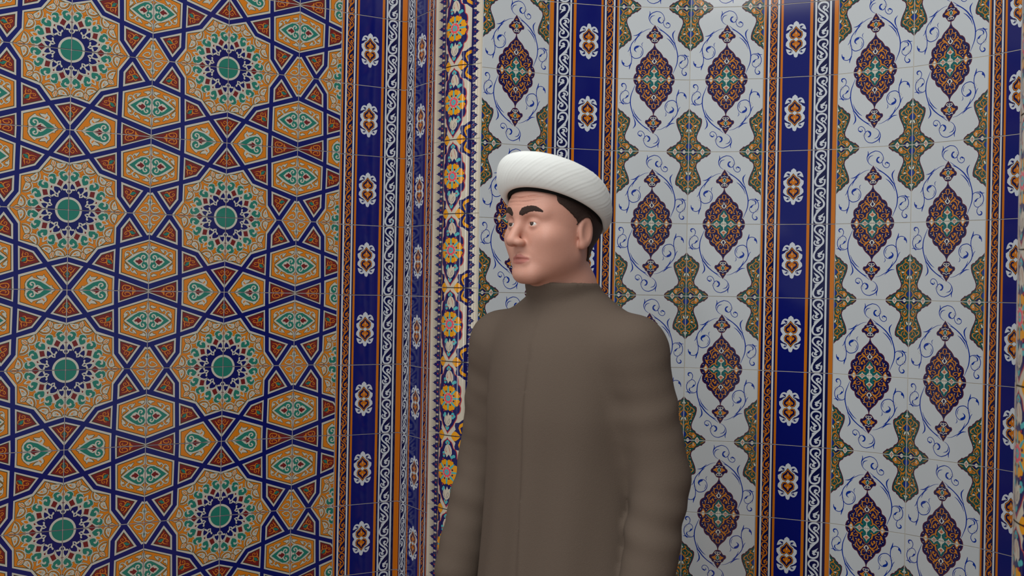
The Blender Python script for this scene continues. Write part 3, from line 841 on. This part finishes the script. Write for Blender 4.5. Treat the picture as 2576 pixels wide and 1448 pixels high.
def backing(w, pts, z0, z1, thick=0.05):
    """grout bed behind the tiles with some thickness"""
    for a, b in zip(pts[:-1], pts[1:]):
        a, b = np.array(a), np.array(b)
        d = (b - a) / np.linalg.norm(b - a)
        n = np.array((d[1], -d[0]))
        a2, b2 = a - n * thick, b - n * thick
        w.quad(P3(a, z0), P3(b, z0), P3(b, z1), P3(a, z1))
        w.quad(P3(b2, z0), P3(a2, z0), P3(a2, z1), P3(b2, z1))
        w.quad(P3(a, z1), P3(b, z1), P3(b2, z1), P3(a2, z1))
    for e, o in ((0, 1), (-1, -2)):
        a, b = np.array(pts[e]), np.array(pts[o])
        d = (b - a) / np.linalg.norm(b - a)
        n = np.array((d[1], -d[0])) * (1 if e == 0 else -1)
        w.quad(P3(a, z0), P3(a - n * thick, z0), P3(a - n * thick, z1), P3(a, z1))

def rows(zref):
    """tile row tops from above the frame down to the floor"""
    k0 = -2
    k = k0
    while zref - 0.2 * k > 0.02:
        zt = zref - 0.2 * k
        yield k, zt, (None if zt >= 0.2 else zt / 0.2)
        k += 1

# ------------------------------------------------------------------ plan of the walls (metres, camera at the origin looking along +Y)
HS = R(31.69)
dS_ = np.array((math.cos(HS), math.sin(HS)))
S0 = np.array((-1.1127, 2.8658))                 # rosette column of the star wall
E = S0 + dS_ * 0.7267
CORNER = E + dS_ * 0.2
J = np.array((-0.2238, 3.1824))
N0 = np.array((-0.0912, 3.0568))
ztop_star, ztop_jamb, ztop_niche, ztop_col = EYE + 0.5746, EYE + 0.7719, EYE + 0.7869, EYE + 0.798
WALL_TOP = 2.75

wl = Wall()
left_end = S0 - dS_ * 0.8
for k, zt, vm in rows(ztop_star):
    for s in range(-4, 4):
        a = S0 + dS_ * 0.2 * s
        fu, fv = s % 2 != 0, k % 2 != 0
        ts = None
        if (s, k) == (0, 0):
            ts = (0.005, -0.005)
        if s < 3:
            wl.tile(cS, a, a + dS_ * 0.2, zt, flipu=fu, flipv=fv, vmax=vm, tiltset=ts)
cS_last = compile_design(dS, u0=0.37, base='blue')
for k, zt, vm in rows(ztop_star):
    a = S0 + dS_ * 0.6
    wl.tile(cS_last, a, a + dS_ * 0.2, zt, flipu=True, flipv=k % 2 != 0, vmax=vm)
for k, zt, vm in rows(ztop_jamb):
    wl.tile(cB, E, CORNER, zt, flipu=True, flipv=True, vmax=vm)
backing(wl, [left_end, CORNER], 0, WALL_TOP)
finish(wl.build('wall_left'), 'side wall of blue, orange and red star tiles with a blue striped border', 'wall', 'structure')

wj = Wall()
for k, zt, vm in rows(ztop_jamb):
    wj.tile(cB, CORNER, J, zt, vmax=vm)
backing(wj, [CORNER, J], 0, WALL_TOP)
finish(wj.build('trim_1'), 'narrow blue striped tile jamb turned between side wall and relief column', 'wall trim', 'structure')

wc = Wall()
for k, zt, vm in rows(ztop_col):
    wc.tile(cK, J, N0, zt, vmax=vm, bulge=0.018, tilt=0.001)
backing(wc, [J, N0], 0, WALL_TOP)
finish(wc.build('trim_2'), 'rounded relief tile column with yellow flowers left of the niche', 'column', 'structure')

wn = Wall()
pts, hd = [N0], R(25.48)
for i in range(8):
    pts.append(pts[-1] + 0.2 * np.array((math.cos(hd), math.sin(hd))))
    hd -= R(12.47)
colC = np.array((0.767, 1.686)); colD = np.array((math.cos(R(-100)), math.sin(R(-100))))
far_end, near_end = colC - colD * 0.0915, colC + colD * 0.0915
span = far_end - pts[-1]
base = math.atan2(span[1], span[0])
hs = [base + R(12) * (2 - i) for i in range(5)]
vec = np.array([(math.cos(h), math.sin(h)) for h in hs]) * 0.2
vec = vec + (span - vec.sum(0))[None] / 5
for q in vec:
    pts.append(pts[-1] + q)
KINDS = 'WBWWRWWRWWBWW'
for k, zt, vm in rows(ztop_niche):
    for i, kd in enumerate(KINDS):
        a, b = pts[i], pts[i + 1]
        if kd == 'W':
            f = k % 2 != 0
            wn.tile(cW, a, b, zt, flipu=f, flipv=f, vmax=vm)
        else:
            wn.tile(cB, a, b, zt, flipu=kd == 'R', flipv=kd == 'R', vmax=vm)
backing(wn, pts, 0, WALL_TOP)
finish(wn.build('wall_back'), 'curved prayer niche wall of white medallion tiles between blue striped bands', 'wall', 'structure')

wr = Wall()
for k, zt, vm in rows(EYE + 0.27 + 0.6):
    wr.tile(cK, far_end, near_end, zt, vmax=vm, bulge=0.018, tilt=0.001)
backing(wr, [far_end, near_end], 0, WALL_TOP)
finish(wr.build('trim_3'), 'rounded relief tile column at the right edge, nearest the camera', 'column', 'structure')

# ------------------------------------------------------------------ floor
mat('carpet', (150, 122, 104), 0.95, 0.1, (180, 0.5, 0.25))
me = bpy.data.meshes.new('floor')
c = [(-4, -4), (4, -4), (4, 5), (-4, 5)]
me.from_pydata([(x, y, 0) for x, y in c] + [(x, y, -0.08) for x, y in c], [], [(0, 1, 2, 3), (7, 6, 5, 4), (0, 4, 5, 1), (1, 5, 6, 2), (2, 6, 7, 3), (3, 7, 4, 0)])
me.materials.append(MATS['carpet'])
fl = bpy.data.objects.new('floor', me)
COL.objects.link(fl)
finish(fl, 'plain floor in front of the tiled niche', 'floor', 'structure')

# ------------------------------------------------------------------ the man in the white turban, modelled as signed distance fields
import openvdb

class Field:
    def __init__(self, ax, ay, az):
        self.a = [np.asarray(v, np.float32) for v in (ax, ay, az)]
        self.D = np.full([len(v) for v in self.a], 0.2, np.float32)
    def win(self, lo, hi):
        return [slice(int(np.searchsorted(a, l)), int(np.searchsorted(a, h)) + 1) for a, l, h in zip(self.a, lo, hi)]
    def op(self, fn, lo, hi, k=0.01, mode='add'):
        s = self.win(lo, hi)
        X, Y, Z = np.ix_(self.a[0][s[0]], self.a[1][s[1]], self.a[2][s[2]])
        if 0 in (X.size, Y.size, Z.size):
            return
        d = fn(X, Y, Z).astype(np.float32)
        A = self.D[tuple(s)]
        if mode == 'add':
            h = np.clip(0.5 + 0.5 * (A - d) / k, 0, 1)
            A[...] = A + (d - A) * h - k * h * (1 - h)
        else:
            d = -d
            h = np.clip(0.5 - 0.5 * (A - d) / k, 0, 1)
            A[...] = A + (d - A) * h + k * h * (1 - h)
    def mesh(self, name, mats, pick=None, smooth=True):
        g = openvdb.FloatGrid(1.0)
        g.copyFromArray(np.ascontiguousarray(self.D))
        p, q = g.convertToQuads(0.0)
        p = np.asarray(p, float)
        co = np.column_stack([np.interp(p[:, i], np.arange(len(self.a[i])), self.a[i]) for i in range(3)])
        q = np.asarray(q, np.int64)
        a, b, c = co[q[:, 0]], co[q[:, 1]], co[q[:, 2]]
        if (a * np.cross(b, c)).sum() < 0:
            q = q[:, ::-1]
        me = bpy.data.meshes.new(name)
        me.vertices.add(len(co)); me.vertices.foreach_set('co', co.astype(np.float32).ravel())
        me.loops.add(q.size); me.loops.foreach_set('vertex_index', q.astype(np.int32).ravel())
        me.polygons.add(len(q)); me.polygons.foreach_set('loop_start', np.arange(0, q.size, 4, dtype=np.int32))
        for m in mats:
            me.materials.append(MATS[m])
        if pick is not None:
            me.polygons.foreach_set('material_index', pick(co[q].mean(1)).astype(np.int32))
        me.polygons.foreach_set('use_smooth', np.ones(len(q), bool))
        me.update(calc_edges=True)
        o = bpy.data.objects.new(name, me)
        COL.objects.link(o)
        return o

class Frame:
    """local axes: s = the man's left, f = forward, z = up"""
    def __init__(self, o, yaw, pitch=0.0):
        self.o = np.array(o, float)
        f = np.array((-math.sin(yaw), -math.cos(yaw), 0))
        self.s = np.array((-f[1], f[0], 0))
        u = np.array((0, 0, 1.0))
        self.f = f * math.cos(pitch) + u * math.sin(pitch)
        self.u = u * math.cos(pitch) - f * math.sin(pitch)
    def w(self, p):
        return self.o + self.s * p[0] + self.f * p[1] + self.u * p[2]
    def loc(self, X, Y, Z):
        dx, dy, dz = X - self.o[0], Y - self.o[1], Z - self.o[2]
        return (dx * self.s[0] + dy * self.s[1] + dz * self.s[2], dx * self.f[0] + dy * self.f[1] + dz * self.f[2], dx * self.u[0] + dy * self.u[1] + dz * self.u[2])

def ell(F, fr, c, r, k=0.01, mode='add', pad=0.03):
    w = fr.w(c); m = max(r) + pad
    def fn(X, Y, Z):
        s, f, u = fr.loc(X, Y, Z)
        s, f, u = s - c[0], f - c[1], u - c[2]
        k0 = np.sqrt((s / r[0]) ** 2 + (f / r[1]) ** 2 + (u / r[2]) ** 2)
        k1 = np.sqrt((s / r[0] ** 2) ** 2 + (f / r[1] ** 2) ** 2 + (u / r[2] ** 2) ** 2) + 1e-9
        return k0 * (k0 - 1) / k1
    F.op(fn, w - m, w + m, k, mode)

def cap(F, fr, a, b, ra, rb, k=0.01, mode='add', pad=0.03):
    A, B = fr.w(a), fr.w(b)
    m = max(ra, rb) + pad
    d = B - A; dd = float(d @ d)
    def fn(X, Y, Z):
        t = np.clip(((X - A[0]) * d[0] + (Y - A[1]) * d[1] + (Z - A[2]) * d[2]) / dd, 0, 1)
        return np.sqrt((X - A[0] - d[0] * t) ** 2 + (Y - A[1] - d[1] * t) ** 2 + (Z - A[2] - d[2] * t) ** 2) - (ra + (rb - ra) * t)
    F.op(fn, np.minimum(A, B) - m, np.maximum(A, B) + m, k, mode)

def axis(*segs):
    """segs: (start, end, step)"""
    v = []
    for a, b, s in segs:
        v.extend(np.linspace(a, b, max(1, int(round((b - a) / s))), endpoint=False))
    v.append(segs[-1][1])
    return np.array(v)

HEAD = Frame((0.083, 2.35, 1.583), R(48), R(4))
BODY = Frame((0.100, 2.372, 0.0), R(42))

mat('skin', (204, 151, 132), 0.48, 0.45, (320, 0.10, 0.05), 1.0, 0.12)
mat('hair', (58, 42, 36), 0.65, 0.3, (900, 1.0, 0.6))
mat('turban_cloth', (232, 236, 233), 0.92, 0.15, (700, 0.12, 0.0))
mat('cap_cloth', (14, 14, 14), 0.9, 0.2)
mat('robe_cloth', (96, 84, 74), 0.9, 0.2, (600, 0.3, 0.08))
mat('shoe_leather', (24, 22, 22), 0.4, 0.5)
mat('eye_white', (226, 222, 216), 0.2, 0.5)
mat('iris', (52, 32, 20), 0.15, 0.5)

def head_shape(F):
    ell(F, HEAD, (0, -.012, .030), (.079, .104, .092), .01, pad=.04)
    ell(F, HEAD, (0, .030, .030), (.072, .072, .060), .03)                 # forehead
    ell(F, HEAD, (0, .026, -.046), (.056, .064, .074), .024)                # face
    ell(F, HEAD, (0, .070, -.100), (.020, .018, .015), .022)                # chin
    for s in (-1, 1):
        cap(F, HEAD, (s * .053, -.005, -.056), (s * .020, .064, -.098), .012, .012, .026)   # jaw line
        ell(F, HEAD, (s * .045, .060, -.024), (.022, .022, .018), .02)     # cheekbone
        ell(F, HEAD, (s * .042, .030, -.040), (.030, .042, .046), .03)     # cheek
        cap(F, HEAD, (s * .010, .088, .020), (s * .045, .072, .022), .012, .011, .014)     # brow ridge
        ell(F, HEAD, (s * .032, .100, .000), (.018, .018, .012), .012, 'sub')              # eye socket
    cap(F, HEAD, (0, .090, .010), (0, .113, -.036), .008, .011, .012)      # nose
    for s in (-1, 1):
        ell(F, HEAD, (s * .012, .102, -.040), (.009, .012, .008), .008)
        ell(F, HEAD, (s * .007, .109, -.0485), (.004, .005, .004), .003, 'sub')
        ell(F, HEAD, (s * .031, .079, .000), (.0138, .0138, .0138), .006)  # lids
        ell(F, HEAD, (s * .031, .0915, -.0018), (.0122, .008, .0030), .002, 'sub')          # opening between the lids
    cap(F, HEAD, (0, .0885, -.0665), (-.019, .082, -.0695), .0050, .0030, .008)
    cap(F, HEAD, (0, .0885, -.0665), (.019, .082, -.0695), .0050, .0030, .008)            # lips
    cap(F, HEAD, (-.013, .0835, -.0765), (.013, .0835, -.0765), .0058, .0058, .010)
    cap(F, HEAD, (-.023, .0860, -.0722), (0, .0925, -.0716), .0018, .0018, .003, 'sub')
    cap(F, HEAD, (.023, .0860, -.0722), (0, .0925, -.0716), .0018, .0018, .003, 'sub')
    for s in (-1, 1):                                                       # ears
        ell(F, HEAD, (s * .081, -.012, -.008), (.0075, .019, .032), .006)
        ell(F, HEAD, (s * .089, -.008, -.006), (.006, .011, .021), .004, 'sub')
        ell(F, HEAD, (s * .080, -.006, -.034), (.006, .008, .009), .006)
    X, Y, Z = np.ix_(*F.a)                                                  # furrows across the raised forehead
    w = F.win(HEAD.w((0, .03, .05)) - .12, HEAD.w((0, .03, .05)) + .12)
    s, f, u = HEAD.loc(X[w[0]], Y[:, w[1]], Z[:, :, w[2]])
    g = 0
    for z, am, wd in ((.0500, .0040, .0019), (.0410, .0028, .0020), (.0345, .0014, .0020)):
        g = g + am * np.exp(-((u - z - 2.2 * s ** 2 + .0008 * np.sin(s * 110 + z * 900)) / (wd * 1.15)) ** 2) * np.clip((.052 - np.abs(s)) / .018, 0, 1) * (f > .03)
    F.D[tuple(w)] += g.astype(np.float32)
    cap(F, HEAD, (0, -.022, -.060), (0, -.050, -.185), .056, .060, .03)     # neck

body = Field(axis((-.30, -.20, .008), (-.20, .34, .0024), (.34, .42, .008)), axis((2.02, 2.12, .008), (2.12, 2.60, .0024), (2.60, 2.72, .008)),
             axis((-.02, .60, .012), (.60, .88, .0030), (.88, 1.40, .008), (1.40, 1.735, .0020)))
head_shape(body)
cap(body, BODY, (0, -.030, 1.46), (0, -.030, 1.40), .058, .066, .03)
for s in (-1, 1):
    cap(body, BODY, (0, -.030, 1.385), (s * .160, -.02, 1.340), .050, .046, .03)
    cap(body, BODY, (s * .180, -.015, 1.335), (s * .232, -.03, 1.095), .046, .042, .03)
    cap(body, BODY, (s * .232, -.03, 1.095), (s * .245, .035, .850), .040, .027, .02)
    cap(body, BODY, (s * .085, 0, .88), (s * .092, .01, .48), .085, .055, .03)
    cap(body, BODY, (s * .092, .01, .48), (s * .092, -.015, .09), .054, .036, .03)
    cap(body, BODY, (s * .095, -.03, .045), (s * .110, .145, .030), .034, .026, .02)
    # hand: palm, four unequal bent fingers, thumb from the side of the palm
    hx = s * .246
    ell(body, BODY, (hx, .047, .795), (.015, .037, .050), .012)
    for i, (df, ln) in enumerate(((.032, .070), (.011, .079), (-.010, .074), (-.029, .058))):
        a = (hx, .047 + df, .757); b = (hx - s * .004, .049 + df * 1.05, .757 - ln * .45)
        c2 = (hx - s * .014, .051 + df * 1.02, .757 - ln * .78); e = (hx - s * .026, .052 + df, .757 - ln)
        cap(body, BODY, a, b, .0092, .0084, .004); cap(body, BODY, b, c2, .0084, .0076, .003); cap(body, BODY, c2, e, .0076, .0066, .003)
    cap(body, BODY, (hx - s * .004, .078, .815), (hx - s * .018, .098, .778), .0125, .0100, .008)
    cap(body, BODY, (hx - s * .018, .098, .778), (hx - s * .027, .100, .748), .0098, .0078, .004)
ell(body, BODY, (0, -.015, 1.24), (.150, .085, .19), .04)
ell(body, BODY, (0, -.01, 1.02), (.130, .085, .17), .04)
ell(body, BODY, (0, -.01, .90), (.145, .090, .13), .04)

person = body.mesh('person', ['skin'])
co = np.empty(len(person.data.vertices) * 3, np.float32)
person.data.vertices.foreach_get('co', co)
co = co.reshape(-1, 3)
ls, lf, lu = HEAD.loc(co[:, 0], co[:, 1], co[:, 2])
lu = lu + .0715
top = .0085 + .0016 * np.cos(np.abs(np.abs(ls) - .006) * 330)
rl = (np.abs(ls) / .0235) ** 2 + np.where(lu > 0, lu / top, lu / .0105) ** 2
lip = np.clip((1.15 - rl) / .3, 0, 1) * (lf > .078)
at = person.data.attributes.new('lip', 'FLOAT', 'POINT')
at.data.foreach_set('value', lip.astype(np.float32))
nt = MATS['skin'].node_tree
an = nt.nodes.new('ShaderNodeAttribute')
an.attribute_name = 'lip'
mx = nt.nodes.new('ShaderNodeMix')
mx.data_type = 'RGBA'
bs = nt.nodes['Principled BSDF']
src = bs.inputs['Base Color'].links[0].from_socket
nt.links.new(an.outputs['Fac'], mx.inputs[0])
nt.links.new(src, mx.inputs[6])
mx.inputs[7].default_value = (*lin((178, 112, 102)), 1)
nt.links.new(mx.outputs[2], bs.inputs['Base Color'])
finish(person, 'man in a white wrapped turban before the tiled niche, face turned left', 'person')

def child(o, parent=person, label=None):
    o.parent = parent
    if label:
        o['label'] = label
    return o

# hair and eyebrows grow out of the same head surface
def hair_field(step, region, lift):
    F = Field(axis((-.07, .23, step)), axis((2.20, 2.50, step)), axis((1.49, 1.72, step)))
    head_shape(F)
    X, Y, Z = np.ix_(*F.a)
    s, f, u = HEAD.loc(X, Y, Z)
    F.D = np.maximum(F.D - lift, region(s, f, u)).astype(np.float32)
    return F
def reg_hair(s, f, u):
    wav = .0007 * np.sin(u * 900) + .0007 * np.sin(u * 2100 + 1)
    front = f - np.where(u > .012, np.minimum(.012 + (u - .012) * 1.5, .060), .012) + wav
    low = np.where(f > -.008, -.004 - u, np.where(f > -.05, -.004 - u + np.minimum(0, (f + .03)) * 2.2, -.062 - u))
    ear = .026 - np.sqrt((f + .012) ** 2 + (u + .012) ** 2 * .6) + 10 * np.minimum(0, np.abs(s) - .070)
    return np.maximum(np.maximum(front, low * .6), np.maximum(u - .075, ear))
child(hair_field(.0022, reg_hair, .0028).mesh('hair', ['hair']), label='short dark brown hair at the temple')
for sd in (1, -1):
    def reg_brow(s, f, u, sd=sd):
        t = np.clip((s * sd - .010) / .044, 0, 1)
        z = .0185 + .0105 * np.sin(t * 2.2) ** 1.0 - .004 * t ** 3 + .0007 * np.sin(s * 2600)
        th = .0080 * (1 - .6 * t ** 2) * np.clip(.45 + t * 5, 0, 1) + .0004 * np.sin(s * 3900 + u * 2500)
        return np.maximum(np.maximum(np.abs(u - z) - th, np.abs(s * sd - .032) - .0235), .03 - f)
    child(hair_field(.0019, reg_brow, .0007).mesh('eyebrow', ['hair']))

for sd in (1, -1):
    V, Fc, M = [], [], []
    nu, nv = 24, 14
    c = HEAD.w((sd * .031, .0795, 0))
    for i in range(nv + 1):
        th = math.pi * i / nv
        for j in range(nu):
            a = 2 * math.pi * j / nu
            l = (math.sin(th) * math.cos(a), math.cos(th), math.sin(th) * math.sin(a))
            V.append(c + .0123 * (HEAD.s * l[0] + HEAD.f * l[1] + HEAD.u * l[2]))
    for i in range(nv):
        for j in range(nu):
            Fc.append((i * nu + j, i * nu + (j + 1) % nu, (i + 1) * nu + (j + 1) % nu, (i + 1) * nu + j))
            M.append(1 if i < 2 else 0)
    me = bpy.data.meshes.new('eye')
    me.from_pydata([tuple(v) for v in V], [], Fc)
    me.materials.append(MATS['eye_white']); me.materials.append(MATS['iris'])
    for p, m in zip(me.polygons, M):
        p.material_index = m
        p.use_smooth = True
    o = bpy.data.objects.new('eye', me)
    COL.objects.link(o)
    child(o)

# turban: a thick wrapped roll around a black cap
TF, TS = .127, .113                                    # outer half length and half width
def turban_pt(rho, h, th, lift=0.0):
    s, f = TS * rho * math.sin(th), TF * rho * math.cos(th) - .001
    z = .0340 + .33 * f + .07 * s + h * (.86 - .6 * f)
    return HEAD.w((s, f + .12 * h, z))
PROF = catmull([(.800, .010), (.835, .001), (.90, .001), (.96, .012), (.992, .026), (1.0, .042), (.985, .060), (.935, .077), (.84, .0885), (.68, .095), (.45, .0985), (.2, .1000), (.0, .1005)], False, 8)
NA = 620
V, Fc = [], []
cum = [0.0]
for a, b in zip(PROF[:-1], PROF[1:]):
    cum.append(cum[-1] + math.hypot((b[0] - a[0]) * .12, b[1] - a[1]))
for i, (rho, h) in enumerate(PROF):
    a, b = PROF[max(0, i - 1)], PROF[min(len(PROF) - 1, i + 1)]
    dr, dh = (b[0] - a[0]) * .12, b[1] - a[1]
    l = math.hypot(dr, dh) or 1
    nr, nh = dh / l, -dr / l
    fade = min(1, max(0, (cum[i] - .012) / .02)) * min(1, rho * 1.6)
    for j in range(NA):
        th = 2 * math.pi * j / NA
        ph = 70 * (th / (2 * math.pi) + .002 * math.sin(3 * th + 1)) - cum[i] / .0097 + .10 * math.sin(5 * th + cum[i] * 40)
        fr = ph % 1.0
        k = math.sin(1.7 * math.floor(ph)) * .45 + .6
        d = .00055 * fade * k * (fr if fr < .86 else (1 - fr) / .14 * .86)
        V.append(turban_pt(rho + nr * d / .12, h + nh * d, th))
for i in range(len(PROF) - 1):
    for j in range(NA):
        Fc.append((i * NA + j, i * NA + (j + 1) % NA, (i + 1) * NA + (j + 1) % NA, (i + 1) * NA + j))
def add_mesh(name, V, Fc, m, smooth=True):
    me = bpy.data.meshes.new(name)
    me.from_pydata([tuple(v) for v in V], [], Fc)
    me.materials.append(MATS[m])
    me.polygons.foreach_set('use_smooth', [smooth] * len(Fc))
    o = bpy.data.objects.new(name, me)
    COL.objects.link(o)
    return o
child(add_mesh('turban', V, Fc, 'turban_cloth'), label='white turban wrapped in fine diagonal folds')
V, Fc = [], []
CP = [(.775, .010), (.785, .000), (.800, -.0015), (.812, .000), (.816, .010), (.78, .040), (.6, .066), (.3, .078), (0, .082)]
for rho, h in CP:
    for j in range(96):
        th = 2 * math.pi * j / 96
        V.append(turban_pt(rho, h + (.0 if h > .005 else -.0040 * max(0, math.cos(th - .25)) ** 2), th))
for i in range(len(CP) - 1):
    for j in range(96):
        Fc.append((i * 96 + j, i * 96 + (j + 1) % 96, (i + 1) * 96 + (j + 1) % 96, (i + 1) * 96 + j))
child(add_mesh('skullcap', V, Fc, 'cap_cloth'), label='black cap edge under the turban')

# robe
rb = Field(axis((-.36, .52, .006)), axis((1.98, 2.78, .006)), axis((.08, 1.53, .006)))
prof_z = [.08, .5, .8, .95, 1.10, 1.22, 1.32, 1.38, 1.42, 1.46]
prof_a = [.255, .222, .192, .178, .170, .174, .168, .145, .105, .07]
prof_b = [.215, .180, .155, .146, .142, .142, .130, .110, .085, .06]
_pr = catmull(list(zip(prof_z, prof_a, prof_b)), False, 12)
FZ, FA, FB = [np.array(v) for v in zip(*_pr)]
def robe_fn(X, Y, Z):
    s, f, u = BODY.loc(X, Y, Z)
    a, b = np.interp(u, FZ, FA), np.interp(u, FZ, FB)
    th = np.arctan2(s, f)
    am = np.interp(u, [.08, .9, 1.2, 1.35], [.05, .026, .008, .0])
    w = 1 + am * (np.sin(th * 9 + 2.0 * np.sin(u * 3)) * .7 + np.sin(th * 5 + 1.2) * .6)
    lap = .05 * ((th > .12) & (th < 2.2))                       # left front lies over the right
    fl = f + .02
    return (np.sqrt((s / a) ** 2 + (fl / b) ** 2) - w - lap * np.interp(u, [1.2, 1.38], [1, .4])) * np.minimum(a, b) * .9
rb.op(robe_fn, (-.4, 1.9, .08), (.6, 2.9, 1.46), .02)
for s in (-1, 1):
    cap(rb, BODY, (0, -.030, 1.390), (s * .165, -.02, 1.345), .060, .062, .05)
    def sleeve(a, b, ra, rb_, amp, k, ph):
        A, B = BODY.w(a), BODY.w(b); d = B - A; dd = float(d @ d)
        def fn(X, Y, Z):
            t0 = ((X - A[0]) * d[0] + (Y - A[1]) * d[1] + (Z - A[2]) * d[2]) / dd
            t = np.clip(t0, 0, 1)
            qx, qy, qz = X - A[0] - d[0] * t, Y - A[1] - d[1] * t, Z - A[2] - d[2] * t
            an = np.arctan2(qx, qy)
            wr = amp * (np.sin(t0 * 17 + 1.6 * np.sin(an + ph)) + .6 * np.sin(t0 * 29 + 2.2 * np.cos(an) + ph)) * np.sin(np.pi * np.clip(t0 * .8 + .2, 0, 1))
            return np.sqrt(qx ** 2 + qy ** 2 + qz ** 2) - (ra + (rb_ - ra) * t + wr)
        rb.op(fn, np.minimum(A, B) - .11, np.maximum(A, B) + .11, k)
    sleeve((s * .184, -.015, 1.340), (s * .236, -.035, 1.095), .062, .056, .0014, .035, s)
    sleeve((s * .236, -.035, 1.095), (s * .246, .036, .842), .056, .052, .0020, .012, 2 * s)
    cap(rb, BODY, (s * .241, .040, .850), (s * .243, .052, .760), .036, .038, .004, 'sub')   # open cuff
cap(rb, BODY, (0, -.030, 1.44), (0, -.022, 1.60), .068, .070, .006, 'sub')
def collar(X, Y, Z):
    t = np.clip((Z - 1.40) / .085, 0, 1)
    A, B = BODY.w((0, -.030, 1.40)), HEAD.w((0, -.030, -.118))
    q = np.sqrt((X - A[0] - (B[0] - A[0]) * t) ** 2 + (Y - A[1] - (B[1] - A[1]) * t) ** 2)
    return np.maximum(np.abs(q - .0765 + .006 * t) - .0052, np.maximum(1.395 - Z, Z - 1.474))
rb.op(collar, (-.1, 2.2, 1.38), (.3, 2.6, 1.5), .008)
robe = child(rb.mesh('robe', ['robe_cloth']))

for s in (-1, 1):
    sh = Field(axis((-.25, .42, .006)), axis((2.05, 2.75, .006)), axis((-.002, .16, .005)))
    cap(sh, BODY, (s * .094, -.045, .050), (s * .112, .170, .036), .048, .038, .01)
    ell(sh, BODY, (s * .092, -.015, .10), (.050, .055, .05), .02)
    X, Y, Z = np.ix_(*sh.a)
    sh.D = np.maximum(sh.D, .001 - Z + 0 * X + 0 * Y).astype(np.float32)
    child(sh.mesh('shoe', ['shoe_leather']))
